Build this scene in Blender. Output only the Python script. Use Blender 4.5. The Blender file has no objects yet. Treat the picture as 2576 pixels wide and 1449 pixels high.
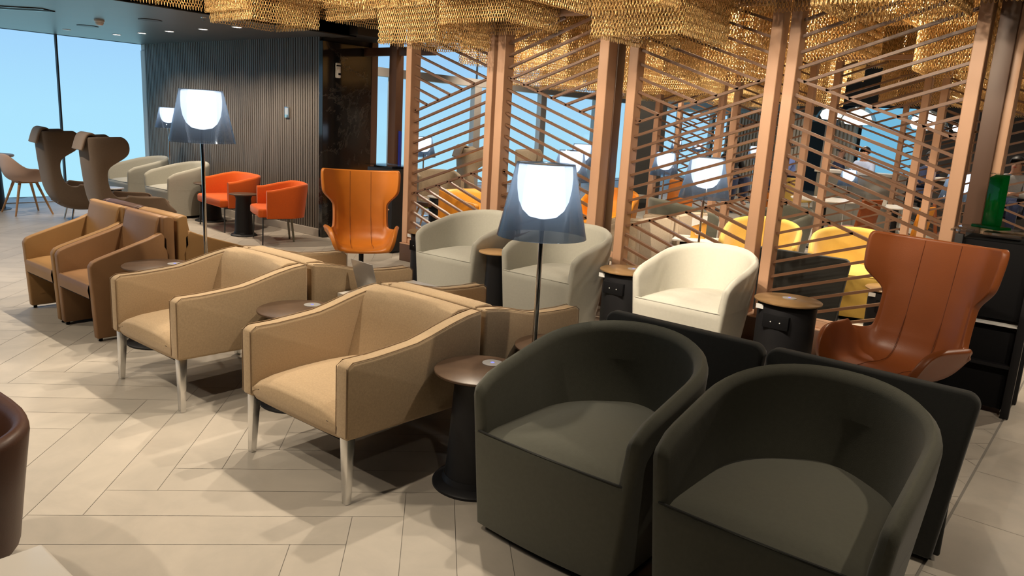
import bpy, bmesh, math, random
import numpy as np
from mathutils import Vector, Matrix
random.seed(7)
PI = math.pi
S = bpy.context.scene
COL = S.collection

# ------------------------------------------------------------------ camera
# room axes: +X runs along the chair rows towards the near right, +Y away from the viewer
cd = bpy.data.cameras.new('camera'); cam = bpy.data.objects.new('camera', cd); COL.objects.link(cam)
cd.sensor_fit = 'HORIZONTAL'; cd.sensor_width = 36.0; cd.lens = 36.0 * 1900 / 2576
cd.clip_start = 0.05; cd.clip_end = 200
_p, _r, _a = math.radians(12.248), math.radians(3.33), math.radians(39)
def _room(v):
    return Vector((v[0]*math.sin(_a+PI/2)+v[1]*math.cos(_a+PI/2), v[0]*math.sin(_a)+v[1]*math.cos(_a), v[2]))
_f = Vector((0, math.cos(_p), -math.sin(_p))); _r0 = Vector((1, 0, 0)); _u0 = _r0.cross(_f)
_right = math.cos(_r)*_r0 + math.sin(_r)*_u0; _up = -math.sin(_r)*_r0 + math.cos(_r)*_u0
_R, _U, _F = _room(_right), _room(_up), _room(_f)
cam.matrix_world = Matrix(((_R.x, _U.x, -_F.x, 0), (_R.y, _U.y, -_F.y, 0), (_R.z, _U.z, -_F.z, 1.55), (0, 0, 0, 1)))
S.camera = cam

# ------------------------------------------------------------------ sky and exposure
S.view_settings.view_transform = 'Standard'; S.view_settings.look = 'None'
S.view_settings.gamma = 1.0; S.view_settings.exposure = 0.0
S.view_settings.use_curve_mapping = False
W = bpy.data.worlds.new('sky'); S.world = W; W.use_nodes = True
_n = W.node_tree.nodes; _l = W.node_tree.links
_bg = _n['Background']
_tc = _n.new('ShaderNodeTexCoord'); _sx = _n.new('ShaderNodeSeparateXYZ'); _mr = _n.new('ShaderNodeMapRange'); _cr = _n.new('ShaderNodeValToRGB')
_l.new(_tc.outputs['Generated'], _sx.inputs[0]); _l.new(_sx.outputs['Z'], _mr.inputs['Value'])
_mr.inputs['From Min'].default_value = -0.14; _mr.inputs['From Max'].default_value = 0.10
_l.new(_mr.outputs[0], _cr.inputs[0]); _l.new(_cr.outputs[0], _bg.inputs[0])
_e = _cr.color_ramp.elements
_e[0].position = 0.0; _e[0].color = (0.48, 0.88, 1.0, 1); _e[1].position = 1.0; _e[1].color = (0.37, 0.64, 0.98, 1)
_m = _cr.color_ramp.elements.new(0.55); _m.color = (0.44, 0.79, 1.0, 1)
_bg.inputs[1].default_value = 1.0
W.cycles.sampling_method = 'NONE'
S.cycles.max_bounces = 7; S.cycles.diffuse_bounces = 3; S.cycles.glossy_bounces = 3
S.cycles.transmission_bounces = 4; S.cycles.transparent_max_bounces = 16
S.cycles.sample_clamp_indirect = 4.0; S.cycles.caustics_reflective = False; S.cycles.caustics_refractive = False
S.cycles.use_denoising = True

WARM = (1.0, 0.85, 0.66)
def spot(x, y, z, tx, ty, tz, watts, deg=80, blend=0.5, col=WARM, size=0.03):
    d = bpy.data.lights.new('ceiling_or_added_spot', 'SPOT'); d.energy = watts; d.color = col
    d.spot_size = math.radians(deg); d.spot_blend = blend; d.shadow_soft_size = size
    o = bpy.data.objects.new('ceiling_or_added_spot', d); COL.objects.link(o)
    o.location = (x, y, z)
    o.rotation_euler = (Vector((tx, ty, tz)) - Vector((x, y, z))).to_track_quat('-Z', 'Y').to_euler()
    return o

# downlights and added front fill of the seating area (x, y, aim x, aim y, watts, cone)
LOW = 2.75      # lower ceiling over the front seats
SPOTS = [   # x, y, aim x, aim y, watts, cone
    (-1.2, 2.95, -1.4, 2.3, 75, 80), (-3.0, 3.0, -3.1, 2.1, 130, 80), (-4.8, 3.0, -4.9, 2.1, 125, 80), (-6.3, 3.0, -6.2, 2.0, 110, 80),
    (-2.3, 3.05, -2.6, 1.2, 100, 75), (-3.9, 3.05, -4.2, 1.4, 115, 75), (-5.9, 3.0, -6.0, 1.5, 100, 75),
    (-2.3, 0.7, -2.4, 1.3, 85, 70), (-3.5, 0.3, -3.4, 1.5, 90, 75), (-5.2, 0.3, -5.0, 1.6, 105, 78), (-7.0, 0.5, -6.4, 1.6, 100, 85), (-3.0, -0.4, -2.9, 0.4, 95, 70),  # front fill, added to brighten the chair fronts
    (0.6, 2.6, 0.6, 2.6, 70, 75), (1.0, 3.0, 1.0, 4.9, 100, 80), (0.3, 0.6, -0.3, 1.6, 25, 75),
    (-2.3, 3.05, -2.3, 5.0, 400, 36), (-3.6, 3.05, -3.6, 4.9, 110, 55), (-4.6, 3.05, -4.5, 4.8, 120, 55), (-6.2, 3.05, -5.6, 4.6, 110, 55),
    (-1.6, 3.05, -0.9, 4.55, 45, 50), (-7.1, 2.6, -7.2, 3.4, 130, 90),
]
for (x, y, tx, ty, w, dg) in SPOTS: spot(x, y, LOW-0.05, tx, ty, 0, w, dg)
# unseen spots added to brighten the chain canopy and the timber screens
for x, w in ((-6.6, 95), (-5.2, 135), (-3.9, 135), (-2.6, 135), (-1.3, 110), (0.2, 80)):
    spot(x, 3.0, LOW-0.06, x, 5.7, 1.9, w, 100, 0.8)
for x, w in ((-7.0, 110), (-5.8, 150), (-4.5, 150), (-3.2, 150), (-1.9, 130), (-0.6, 110)):  # second added row, brightens the chain fronts
    spot(x, 3.02, LOW-0.06, x, 4.6, 2.75, w, 105, 0.5, (1.0, 0.80, 0.56))
HIGH = 3.3
DOWN = [-8.25, -9.0, -9.83, -10.58, -11.33]
for i, x in enumerate(DOWN):
    spot(x, 4.93, 2.40, x, 5.62, 0, (105, 95, 70, 85, 75)[i], 110, 0.7, (1.0, 0.82, 0.62))
for (x, y, w) in ((-9.2, 2.6, 120), (-11.0, 2.4, 110), (-8.6, 1.0, 120)):
    spot(x, y, 2.41, x, y, 0, w, 100, 0.6, (1.0, 0.86, 0.7))
for (x, y) in ((-11.2, 9.4), (-11.2, 13.4)): spot(x, y, 3.2, -12.6, y+.8, 1.2, 160, 110, 0.8)  # added spots that brighten the backlit window frames
# lights between the chains and over the rooms behind the screens
for (x, y, w) in ((-5.0, 7.9, 300), (-3.2, 7.3, 400), (-1.9, 7.3, 400), (-7.6, 8.6, 220), (-4.4, 10.6, 360), (-6.6, 12.2, 260), (-0.2, 8.0, 320), (-6.2, 7.0, 260),
                  (-2.6, 11.2, 320), (-4.6, 15.5, 260), (-2.4, 15.0, 200), (-1.0, 10.2, 200), (0.6, 7.4, 200), (-8.5, 16, 150), (-5.4, 19, 250), (0.3, 12.5, 200)):
    spot(x, y, HIGH-0.06, x, y, 0, w, 140, 0.6)

# ------------------------------------------------------------------ materials
def mat(name): 
    m = bpy.data.materials.new(name); m.use_nodes = True
    return m, m.node_tree.nodes, m.node_tree.links, m.node_tree.nodes['Principled BSDF']
def plain(name, c, rough=0.5, metal=0.0, var=0.0, scale=8.0, bump=0.0, bscale=200.0, sheen=0.0, coat=0.0, spec=0.5, stretch=None):
    m, n, l, b = mat(name)
    b.inputs['Base Color'].default_value = (*c, 1); b.inputs['Roughness'].default_value = rough
    b.inputs['Metallic'].default_value = metal; b.inputs['Specular IOR Level'].default_value = spec
    if sheen: b.inputs['Sheen Weight'].default_value = sheen
    if coat: b.inputs['Coat Weight'].default_value = coat; b.inputs['Coat Roughness'].default_value = 0.15
    tc = n.new('ShaderNodeTexCoord'); vec = tc.outputs['Object']
    if stretch:
        mp = n.new('ShaderNodeMapping'); mp.inputs['Scale'].default_value = stretch; l.new(vec, mp.inputs[0]); vec = mp.outputs[0]
    if var:
        t = n.new('ShaderNodeTexNoise'); t.inputs['Scale'].default_value = scale; t.inputs['Detail'].default_value = 5
        l.new(vec, t.inputs['Vector'])
        r = n.new('ShaderNodeMix'); r.data_type = 'RGBA'
        r.inputs[6].default_value = (*[max(0, v*(1-var)) for v in c], 1); r.inputs[7].default_value = (*[min(1, v*(1+var)) for v in c], 1)
        l.new(t.outputs['Fac'], r.inputs[0]); l.new(r.outputs[2], b.inputs['Base Color'])
    if bump:
        t2 = n.new('ShaderNodeTexNoise'); t2.inputs['Scale'].default_value = bscale; t2.inputs['Detail'].default_value = 3
        l.new(vec, t2.inputs['Vector'])
        bp = n.new('ShaderNodeBump'); bp.inputs['Strength'].default_value = bump; bp.inputs['Distance'].default_value = 0.002
        l.new(t2.outputs['Fac'], bp.inputs['Height']); l.new(bp.outputs[0], b.inputs['Normal'])
    return m
def fabric(name, c, rough=0.9, var=0.18, scale=60): return plain(name, c, rough, 0, var, scale, 0.25, 420, 0.15, spec=0.25)
def leather(name, c, rough=0.42): return plain(name, c, rough, 0, 0.14, 6, 0.18, 160, 0, spec=0.45)
def emit(name, c, s):
    m = bpy.data.materials.new(name); m.use_nodes = True; n = m.node_tree.nodes; n.clear()
    e = n.new('ShaderNodeEmission'); e.inputs[0].default_value = (*c, 1); e.inputs[1].default_value = s
    o = n.new('ShaderNodeOutputMaterial'); m.node_tree.links.new(e.outputs[0], o.inputs[0]); return m
def glassy(name, tint, gloss=0.1, diff=0.0, dcol=(0.3, 0.35, 0.4), rough=0.05):
    m = bpy.data.materials.new(name); m.use_nodes = True; n = m.node_tree.nodes; l = m.node_tree.links; n.clear()
    t = n.new('ShaderNodeBsdfTransparent'); t.inputs[0].default_value = (*tint, 1)
    g = n.new('ShaderNodeBsdfGlossy'); g.inputs['Roughness'].default_value = rough
    d = n.new('ShaderNodeBsdfTranslucent'); d.inputs[0].default_value = (*dcol, 1)
    m1 = n.new('ShaderNodeMixShader'); m1.inputs[0].default_value = diff; l.new(t.outputs[0], m1.inputs[1]); l.new(d.outputs[0], m1.inputs[2])
    m2 = n.new('ShaderNodeMixShader'); l.new(m1.outputs[0], m2.inputs[1]); l.new(g.outputs[0], m2.inputs[2])
    lw = n.new('ShaderNodeLayerWeight'); lw.inputs[0].default_value = 0.35
    mm = n.new('ShaderNodeMath'); mm.operation = 'MULTIPLY'; mm.inputs[1].default_value = gloss*4; l.new(lw.outputs['Fresnel'], mm.inputs[0])
    l.new(mm.outputs[0], m2.inputs[0])
    o = n.new('ShaderNodeOutputMaterial'); l.new(m2.outputs[0], o.inputs[0]); return m

M = {}
M['beige'] = fabric('oatmeal_fabric', (0.43, 0.31, 0.185), var=0.22, scale=140)
M['seam'] = leather('dark_leather_seam', (0.13, 0.035, 0.010))
M['pipe'] = fabric('tan_piping', (0.24, 0.16, 0.09))
M['beige2'] = fabric('taupe_fabric', (0.40, 0.32, 0.23))
M['green'] = fabric('olive_charcoal_fabric', (0.098, 0.097, 0.075), var=0.10)
M['dgreen'] = fabric('charcoal_fabric', (0.030, 0.031, 0.029), var=0.10)
M['grey'] = fabric('stone_grey_fabric', (0.44, 0.43, 0.37), var=0.07)
M['pale'] = fabric('pale_ivory_fabric', (0.62, 0.60, 0.52), var=0.06)
M['yellow'] = fabric('mustard_fabric', (0.55, 0.36, 0.08), var=0.06)
M['orange'] = fabric('orange_fabric', (0.62, 0.105, 0.012), var=0.08)
M['amber'] = leather('amber_leather', (0.80, 0.30, 0.02))
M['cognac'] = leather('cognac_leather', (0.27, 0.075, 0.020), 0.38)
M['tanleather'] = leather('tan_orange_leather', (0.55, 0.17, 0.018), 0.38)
M['brown'] = leather('caramel_leather', (0.235, 0.122, 0.052), 0.5)
M['brown2'] = leather('honey_leather', (0.30, 0.165, 0.060), 0.5)
M['maroon'] = leather('dark_brown_leather', (0.060, 0.024, 0.013), 0.45)
M['mocha'] = fabric('mocha_fabric', (0.165, 0.115, 0.078), var=0.1)
M['mochapad'] = fabric('taupe_pad_fabric', (0.27, 0.195, 0.14), var=0.08)
M['rose'] = plain('blush_shell', (0.62, 0.42, 0.32), 0.6, 0, 0.05)
M['lime'] = fabric('lime_fabric', (0.45, 0.55, 0.02))
M['black'] = plain('black_powder_coat', (0.012, 0.012, 0.014), 0.5, 0, 0.1, 10, spec=0.3)
M['soft_black'] = plain('matt_black', (0.007, 0.007, 0.008), 0.8, spec=0.12)
M['graphite'] = plain('graphite_panel', (0.035, 0.037, 0.038), 0.45, 0, 0.15, 6)
M['chrome'] = plain('polished_chrome', (0.78, 0.78, 0.78), 0.09, 1.0)
M['alu'] = plain('satin_aluminium', (0.72, 0.71, 0.69), 0.25, 1.0, 0.05, 30)
M['slatwood'] = plain('dark_copper_slat', (0.135, 0.066, 0.035), 0.40, 0, 0.12, 5)
M['wood'] = plain('copper_brown_slat', (0.47, 0.275, 0.17), 0.45, 0, 0.18, 5, stretch=(1, 1, 0.15), bump=0.05, bscale=60)
M['darkwood'] = plain('dark_brown_timber', (0.085, 0.042, 0.025), 0.45, 0, 0.15, 5, stretch=(1, 1, 0.2))
M['oak'] = plain('oak_wood', (0.50, 0.27, 0.12), 0.5, 0, 0.25, 6, stretch=(1, 1, 0.2))
M['bronze_top'] = plain('patinated_bronze_top', (0.080, 0.047, 0.028), 0.38, 0.0, 0.5, 9)
M['bronze_light'] = plain('golden_bronze_top', (0.24, 0.145, 0.065), 0.30, 0.0, 0.45, 9)
M['woodtop'] = plain('light_wood_top', (0.52, 0.32, 0.15), 0.35, 0, 0.3, 8)
M['stone'] = plain('white_stone', (0.66, 0.62, 0.56), 0.3, 0, 0.08, 5)
M['white'] = plain('white_plastic', (0.75, 0.75, 0.73), 0.4)
M['silver'] = plain('silver_laptop', (0.50, 0.50, 0.50), 0.35, 0.6)
M['screen'] = plain('dark_screen', (0.02, 0.02, 0.025), 0.15)
M['ceil'] = plain('grey_metal_ceiling', (0.10, 0.11, 0.115), 0.38, 0.2, 0.12, 2)
M['dark_ceil'] = plain('black_ceiling', (0.012, 0.011, 0.010), 0.8)
M['plaster'] = plain('grey_plaster', (0.45, 0.46, 0.45), 0.7)
M['slatwall'] = plain('dark_ribbed_timber', (0.125, 0.108, 0.092), 0.5, 0, 0.55, 5, stretch=(8, 8, 0.35))
M['slatback'] = plain('wall_backing', (0.03, 0.028, 0.026), 0.7)
M['pale_rib'] = plain('pale_ribbed_panel', (0.48, 0.42, 0.34), 0.6)
M['darkwall'] = plain('dark_wall', (0.035, 0.030, 0.027), 0.55, 0, 0.2, 2)
M['counter'] = plain('grey_stone_counter', (0.20, 0.19, 0.165), 0.22, 0, 0.45, 2.5)
M['skirting'] = plain('stone_skirting', (0.42, 0.38, 0.33), 0.4, 0, 0.1, 4)
M['frame'] = plain('taupe_window_frame', (0.52, 0.47, 0.43), 0.5)
M['joint'] = plain('dark_joint', (0.05, 0.06, 0.075), 0.6)
M['gold'] = plain('gold_chain', (0.98, 0.66, 0.29), 0.30, 0.62)
M['lamp_glow'] = emit('lamp_glow', (1.0, 0.97, 0.93), 7.0)
M['spot_glow'] = emit('spot_glow', (1.0, 0.93, 0.82), 14.0)
M['pendant_glow'] = emit('pendant_glow', (1.0, 0.98, 0.95), 3.0)
M['led'] = emit('charging_ring_glow', (0.30, 0.32, 1.0), 1.2)
M['shade'] = glassy('smoked_shade', (0.50, 0.55, 0.62), 0.10, 0.22, (0.34, 0.42, 0.52))
M['pane'] = glassy('window_glass', (0.97, 0.99, 1.0), 0.012)
M['greenglass'] = glassy('green_glass', (0.03, 0.30, 0.12), 0.10, 0.35, (0.03, 0.45, 0.16))
M['clear'] = glassy('clear_glass', (0.85, 0.88, 0.88), 0.12)
M['skin'] = plain('skin', (0.42, 0.21, 0.13), 0.5); M['hair'] = plain('black_hair', (0.012, 0.010, 0.010), 0.5)
M['ltblue'] = fabric('light_blue_cotton', (0.48, 0.56, 0.78)); M['blue'] = fabric('blue_cotton', (0.13, 0.19, 0.45)); M['navy'] = fabric('navy_cotton', (0.03, 0.04, 0.09))
M['blackcloth'] = fabric('black_cotton', (0.012, 0.012, 0.014)); M['greycloth'] = fabric('grey_cotton', (0.35, 0.34, 0.33))
M['red'] = plain('red_enamel', (0.45, 0.02, 0.015), 0.4); M['cardorange'] = plain('printed_orange_card', (0.62, 0.28, 0.03), 0.6); M['cardwhite'] = plain('white_card', (0.7, 0.68, 0.63), 0.6)
M['bluepanel'] = plain('royal_blue_panel', (0.02, 0.04, 0.40), 0.5)
def marble():
    m, n, l, b = mat('black_marble'); tc = n.new('ShaderNodeTexCoord')
    t = n.new('ShaderNodeTexNoise'); t.inputs['Scale'].default_value = 1.3; t.inputs['Detail'].default_value = 10; t.inputs['Roughness'].default_value = 0.7; t.inputs['Distortion'].default_value = 0.5
    l.new(tc.outputs['Object'], t.inputs['Vector'])
    r = n.new('ShaderNodeValToRGB'); e = r.color_ramp.elements
    e[0].position = 0.485; e[0].color = (0.010, 0.009, 0.009, 1); e[1].position = 0.515; e[1].color = (0.016, 0.014, 0.013, 1)
    x = r.color_ramp.elements.new(0.50); x.color = (0.045, 0.04, 0.036, 1)
    l.new(t.outputs['Fac'], r.inputs[0]); l.new(r.outputs[0], b.inputs['Base Color']); b.inputs['Roughness'].default_value = 0.10
    return m
M['marble'] = marble()
def tile_mat():
    m, n, l, b = mat('limestone_tile'); tc = n.new('ShaderNodeTexCoord')
    at = n.new('ShaderNodeAttribute'); at.attribute_name = 'tint'
    t = n.new('ShaderNodeTexNoise'); t.inputs['Scale'].default_value = 2.6; t.inputs['Detail'].default_value = 8; t.inputs['Roughness'].default_value = 0.62; t.inputs['Distortion'].default_value = 0.5
    l.new(tc.outputs['Object'], t.inputs['Vector'])
    r = n.new('ShaderNodeValToRGB'); e = r.color_ramp.elements
    e[0].position = 0.3; e[0].color = (0.40, 0.365, 0.315, 1); e[1].position = 0.72; e[1].color = (0.53, 0.475, 0.405, 1)
    l.new(t.outputs['Fac'], r.inputs[0])
    mx = n.new('ShaderNodeMix'); mx.data_type = 'RGBA'; mx.blend_type = 'MULTIPLY'; mx.inputs[0].default_value = 1.0
    l.new(r.outputs[0], mx.inputs[6]); l.new(at.outputs['Color'], mx.inputs[7]); l.new(mx.outputs[2], b.inputs['Base Color'])
    b.inputs['Roughness'].default_value = 0.42; b.inputs['Specular IOR Level'].default_value = 0.4
    return m
M['tile'] = tile_mat(); M['grout'] = plain('floor_grout', (0.22, 0.20, 0.175), 0.8)

# ------------------------------------------------------------------ mesh helpers
class MB:
    def __init__(s): s.v = []; s.f = []
    def add(s, v, f):
        k = len(s.v); s.v += [tuple(p) for p in v]; s.f += [tuple(i+k for i in q) for q in f]; return s
    def box(s, x0, x1, y0, y1, z0, z1):
        v = [(x, y, z) for x in (x0, x1) for y in (y0, y1) for z in (z0, z1)]
        return s.add(v, [(0, 1, 3, 2), (4, 6, 7, 5), (0, 4, 5, 1), (2, 3, 7, 6), (0, 2, 6, 4), (1, 5, 7, 3)])
    def loft(s, rings, closed=True, cap=True):
        n = len(rings[0]); v = [p for r in rings for p in r]; f = []
        for i in range(len(rings)-1):
            for j in range(n if closed else n-1):
                a, b = i*n+j, i*n+(j+1) % n
                f.append((a, b, b+n, a+n))
        if cap and closed: f += [tuple(range(n-1, -1, -1)), tuple((len(rings)-1)*n+j for j in range(n))]
        return s.add(v, f)
    def tube(s, p0, p1, r0, r1=None, seg=10, sx=1.0):
        r1 = r0 if r1 is None else r1; p0 = Vector(p0); p1 = Vector(p1); d = (p1-p0).normalized()
        a = d.orthogonal().normalized() if abs(d.z) < 0.95 else Vector((1, 0, 0)); a = (a - d*a.dot(d)).normalized(); b = d.cross(a)
        return s.loft([[p + a*(r*sx*math.cos(2*PI*k/seg)) + b*(r*math.sin(2*PI*k/seg)) for k in range(seg)] for p, r in ((p0, r0), (p1, r1))])
    def path(s, pts, r, seg=8):
        pts = [Vector(p) for p in pts]; rings = []
        for i, p in enumerate(pts):
            d = (pts[min(i+1, len(pts)-1)] - pts[max(i-1, 0)]).normalized()
            a = Vector((0, 0, 1)) if abs(d.z) < 0.9 else Vector((1, 0, 0)); a = (a - d*a.dot(d)).normalized(); b = d.cross(a)
            rr = r[i] if isinstance(r, (list, tuple)) else r
            rings.append([p + a*rr*math.cos(2*PI*k/seg) + b*rr*math.sin(2*PI*k/seg) for k in range(seg)])
        return s.loft(rings)
    def sqbar(s, p0, p1, w0, w1, ux=(1, 0, 0)):
        p0 = Vector(p0); p1 = Vector(p1); d = (p1-p0).normalized(); a = Vector(ux); a = (a-d*a.dot(d)).normalized(); b = d.cross(a)
        w0 = w0 if isinstance(w0, tuple) else (w0, w0); w1 = w1 if isinstance(w1, tuple) else (w1, w1)
        return s.loft([[p + a*(w[0]/2*i) + b*(w[1]/2*j) for i, j in ((-1, -1), (1, -1), (1, 1), (-1, 1))] for p, w in ((p0, w0), (p1, w1))])
    def lathe(s, prof, seg=32, cap=True, cx=0, cy=0):
        return s.loft([[(cx+r*math.cos(2*PI*k/seg), cy+r*math.sin(2*PI*k/seg), z) for k in range(seg)] for r, z in prof], True, cap)
    def prism(s, poly, x0, x1):   # poly in (y, z)
        return s.loft([[(x, y, z) for y, z in poly] for x in (x0, x1)])
    def grid(s, fn, nu, nv):
        v = [fn(i/nu, j/nv) for j in range(nv+1) for i in range(nu+1)]
        return s.add(v, [(j*(nu+1)+i, j*(nu+1)+i+1, (j+1)*(nu+1)+i+1, (j+1)*(nu+1)+i) for j in range(nv) for i in range(nu)])
    def build(s, name, m, parent=None, bevel=0, seg=2, smooth=True, angle=35, loc=None, rotz=0, sub=0, solid=0):
        me = bpy.data.meshes.new(name); bm = bmesh.new()
        vs = [bm.verts.new(p) for p in s.v]
        for q in s.f:
            try: bm.faces.new([vs[i] for i in q])
            except ValueError: pass
        bmesh.ops.remove_doubles(bm, verts=bm.verts, dist=1e-5)
        bmesh.ops.recalc_face_normals(bm, faces=bm.faces)
        if bevel:
            es = [e for e in bm.edges if len(e.link_faces) == 2 and e.calc_face_angle(0) > math.radians(28)]
            if es: bmesh.ops.bevel(bm, geom=es, offset=bevel, segments=seg, profile=0.5, affect='EDGES', clamp_overlap=True)
        bm.to_mesh(me); bm.free()
        if smooth:
            me.shade_smooth(); me.set_sharp_from_angle(angle=math.radians(angle))
        me.materials.append(m)
        o = bpy.data.objects.new(name, me); COL.objects.link(o)
        if solid: d = o.modifiers.new('thickness', 'SOLIDIFY'); d.thickness = solid; d.offset = 0
        if sub: d = o.modifiers.new('smooth', 'SUBSURF'); d.levels = sub; d.render_levels = sub
        if parent: o.parent = parent
        if loc: o.location = loc
        if rotz: o.rotation_euler = (0, 0, rotz)
        return o
def thing(name, label, cat, loc, rz=0, group=None):
    o = bpy.data.objects.new(name, None); COL.objects.link(o); o.empty_display_size = 0.1
    o.location = loc; o.rotation_euler = (0, 0, math.radians(rz)); tag(o, label, cat, group); return o
def tag(o, label, cat, group=None, kind=None):
    o['label'] = label; o['category'] = cat
    if group: o['group'] = group
    if kind: o['kind'] = kind
    return o
def struct(o, label=None):
    o['kind'] = 'structure'
    if label: o['label'] = label
    return o
def dup(root, loc, rz=None, label=None, group=None):
    r = root.copy(); COL.objects.link(r); r.location = loc
    if rz is not None: r.rotation_euler = (0, 0, math.radians(rz))
    if label: r['label'] = label
    if group: r['group'] = group
    for c in list(root.children):
        k = c.copy(); COL.objects.link(k); k.parent = r
        for g in c.children:
            h = g.copy(); COL.objects.link(h); h.parent = k
    return r
def lerp(a, b, t): return a+(b-a)*t
def sm(t): t = max(0, min(1, t)); return t*t*(3-2*t)

# ------------------------------------------------------------------ setting
XB = -0.385   # joint where the plank floor meets the big tiles
def floor():
    w = 0.2025; g = 0.0012
    def ab(a, b): return ((a-b)/2**.5, (a+b)/2**.5)
    V = []; F = []; T = []
    def rect(a0, b0, a1, b1):
        ca, cb = (a0+a1)/2, (b0+b1)/2; x, y = ab(ca, cb)
        if not (-13.4 < x < XB+0.9 and -4.4 < y < 31): return
        poly = [ab(a0+g, b0+g), ab(a1-g, b0+g), ab(a1-g, b1-g), ab(a0+g, b1-g)]
        out = []                                  # clip to X < XB
        for i in range(4):
            p, q = poly[i], poly[(i+1) % 4]
            if p[0] <= XB: out.append(p)
            if (p[0] <= XB) != (q[0] <= XB):
                t = (XB-p[0])/(q[0]-p[0]); out.append((XB, p[1]+t*(q[1]-p[1])))
        if len(out) < 3: return
        k = len(V); V.extend([(px, py, 0.0) for px, py in out]); F.append(tuple(range(k, k+len(out))))
        T.append(0.93+0.10*random.random())
    for i in range(-90, 150):
        for m in range(-14, 14):
            a = -1.708+w*i; b = 2.56+w*(i+12*m)
            rect(a, b, a+w, b+6*w)
            j = i; a2 = -1.708+w*(j+1+12*m); b2 = 2.56+w*j
            rect(a2, b2, a2+6*w, b2+w)
    for i in range(0, 12):                        # large square-laid tiles right of the joint
        for j in range(-8, 54):
            x0 = XB+0.01+i*0.6; y0 = j*0.6-(0.3 if i % 2 else 0)
            k = len(V); V.extend([(x0+g, y0+g, 0), (x0+.6-g, y0+g, 0), (x0+.6-g, y0+.6-g, 0), (x0+g, y0+.6-g, 0)]); F.append((k, k+1, k+2, k+3)); T.append(0.93+0.10*random.random())
    me = bpy.data.meshes.new('floor'); me.from_pydata(V, [], F)
    ca = me.color_attributes.new('tint', 'FLOAT_COLOR', 'CORNER'); i = 0
    for fi, f in enumerate(F):
        for _ in f:
            t = T[fi]; ca.data[i].color = (t, t*0.995, t*0.985, 1); i += 1
    me.materials.append(M['tile']); o = bpy.data.objects.new('floor', me); COL.objects.link(o); struct(o, 'pale limestone herringbone plank floor')
    gq = MB().box(-13.4, 6.5, -4.4, 31, -0.2, -0.003).build('grout', M['grout'], o, smooth=False)
floor()

def window_wall():
    # glazed facade on the left: big panes, dark joints, upper lights beyond the timber block
    x = -12.6
    fr = MB()
    fr.box(x-.12, x, -4.4, 31, -0.2, 0.012)
    o = fr.build('wall_left', M['frame'], None, 0, smooth=False); struct(o, 'glazed facade on the left')
    head = MB().box(x-.12, x+.02, -4.4, 5.9, 2.45, 3.4); struct(head.build('trim_head', M['ceil'], None, smooth=False))
    ys = [-4.4, -1.5, 0.35, 2.5, 4.62, 5.88]
    for i in range(len(ys)-1):
        p = MB().box(x-.03, x-.022, ys[i]+.006, ys[i+1]-.006, 0.012, 2.45).build('window_%d' % (i+1), M['pane'], None, smooth=False); struct(p, 'tall frameless window pane')
        if i: struct(MB().box(x-.06, x-.005, ys[i]-.011, ys[i]+.011, 0.012, 2.46).build('trim_%d' % i, M['joint'], None, smooth=False))
    # beyond: lintel with tall panes below and clerestory panes above
    struct(MB().box(x-.12, x+.06, 5.9, 31, 2.36, 2.54).build('trim_lintel', M['frame'], None, 0.01, smooth=False), 'taupe window lintel')
    y = 6.0; k = 6; w = 2.6
    while y < 29.5:
        p = MB().box(x-.03, x-.022, y, y+w, 0.012, 2.36).build('window_%d' % k, M['pane'], None, smooth=False); struct(p)
        p = MB().box(x-.03, x-.022, y, y+w, 2.54, 3.6).build('window_%d' % (k+20), M['pane'], None, smooth=False); struct(p)
        struct(MB().box(x-.10, x+.05, y-.12, y+.12, 0.012, 2.36).build('trim_%d' % (k+40), M['frame'], None, 0.01, smooth=False))
        struct(MB().box(x-.05, x-.01, y-.012, y+.012, 2.54, 3.6).build('trim_%d' % (k+60), M['joint'], None, smooth=False))
        y += w; k += 1
window_wall()

# ceilings
struct(MB().box(-12.72, -7.45, -4.4, 6.0, 2.45, 2.60).build('ceiling_low', M['ceil'], None, smooth=False), 'dark grey satin lowered ceiling')
struct(MB().box(-7.47, -7.45, -4.4, 6.0, 2.44, 3.4).build('trim_bulkhead', M['dark_ceil'], None, smooth=False), 'black bulkhead face')
struct(MB().box(-12.72, 6.5, -4.4, 31, 3.6, 3.75).build('ceiling', M['dark_ceil'], None, smooth=False), 'black open ceiling')
struct(MB().box(-12.5, -7.6, 21.5, 30.9, 2.30, 2.6).build('ceiling_far', M['plaster'], None, smooth=False), 'pale grey far ceiling')
struct(MB().box(-7.45, 6.5, -4.4, 3.22, LOW, LOW+.12).build('ceiling_front', M['dark_ceil'], None, smooth=False), 'dark ceiling over the front seats')
# outer walls
struct(MB().box(-12.72, 6.5, 30.9, 31.05, -0.2, 3.6).build('wall_back', M['darkwall'], None, smooth=False))
struct(MB().box(6.4, 6.5, -4.4, 31, -0.2, 3.6).build('wall_right', M['darkwall'], None, smooth=False))
struct(MB().box(-12.72, 6.5, -4.5, -4.4, -0.2, 3.6).build('wall_front', M['darkwall'], None, smooth=False))

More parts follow.
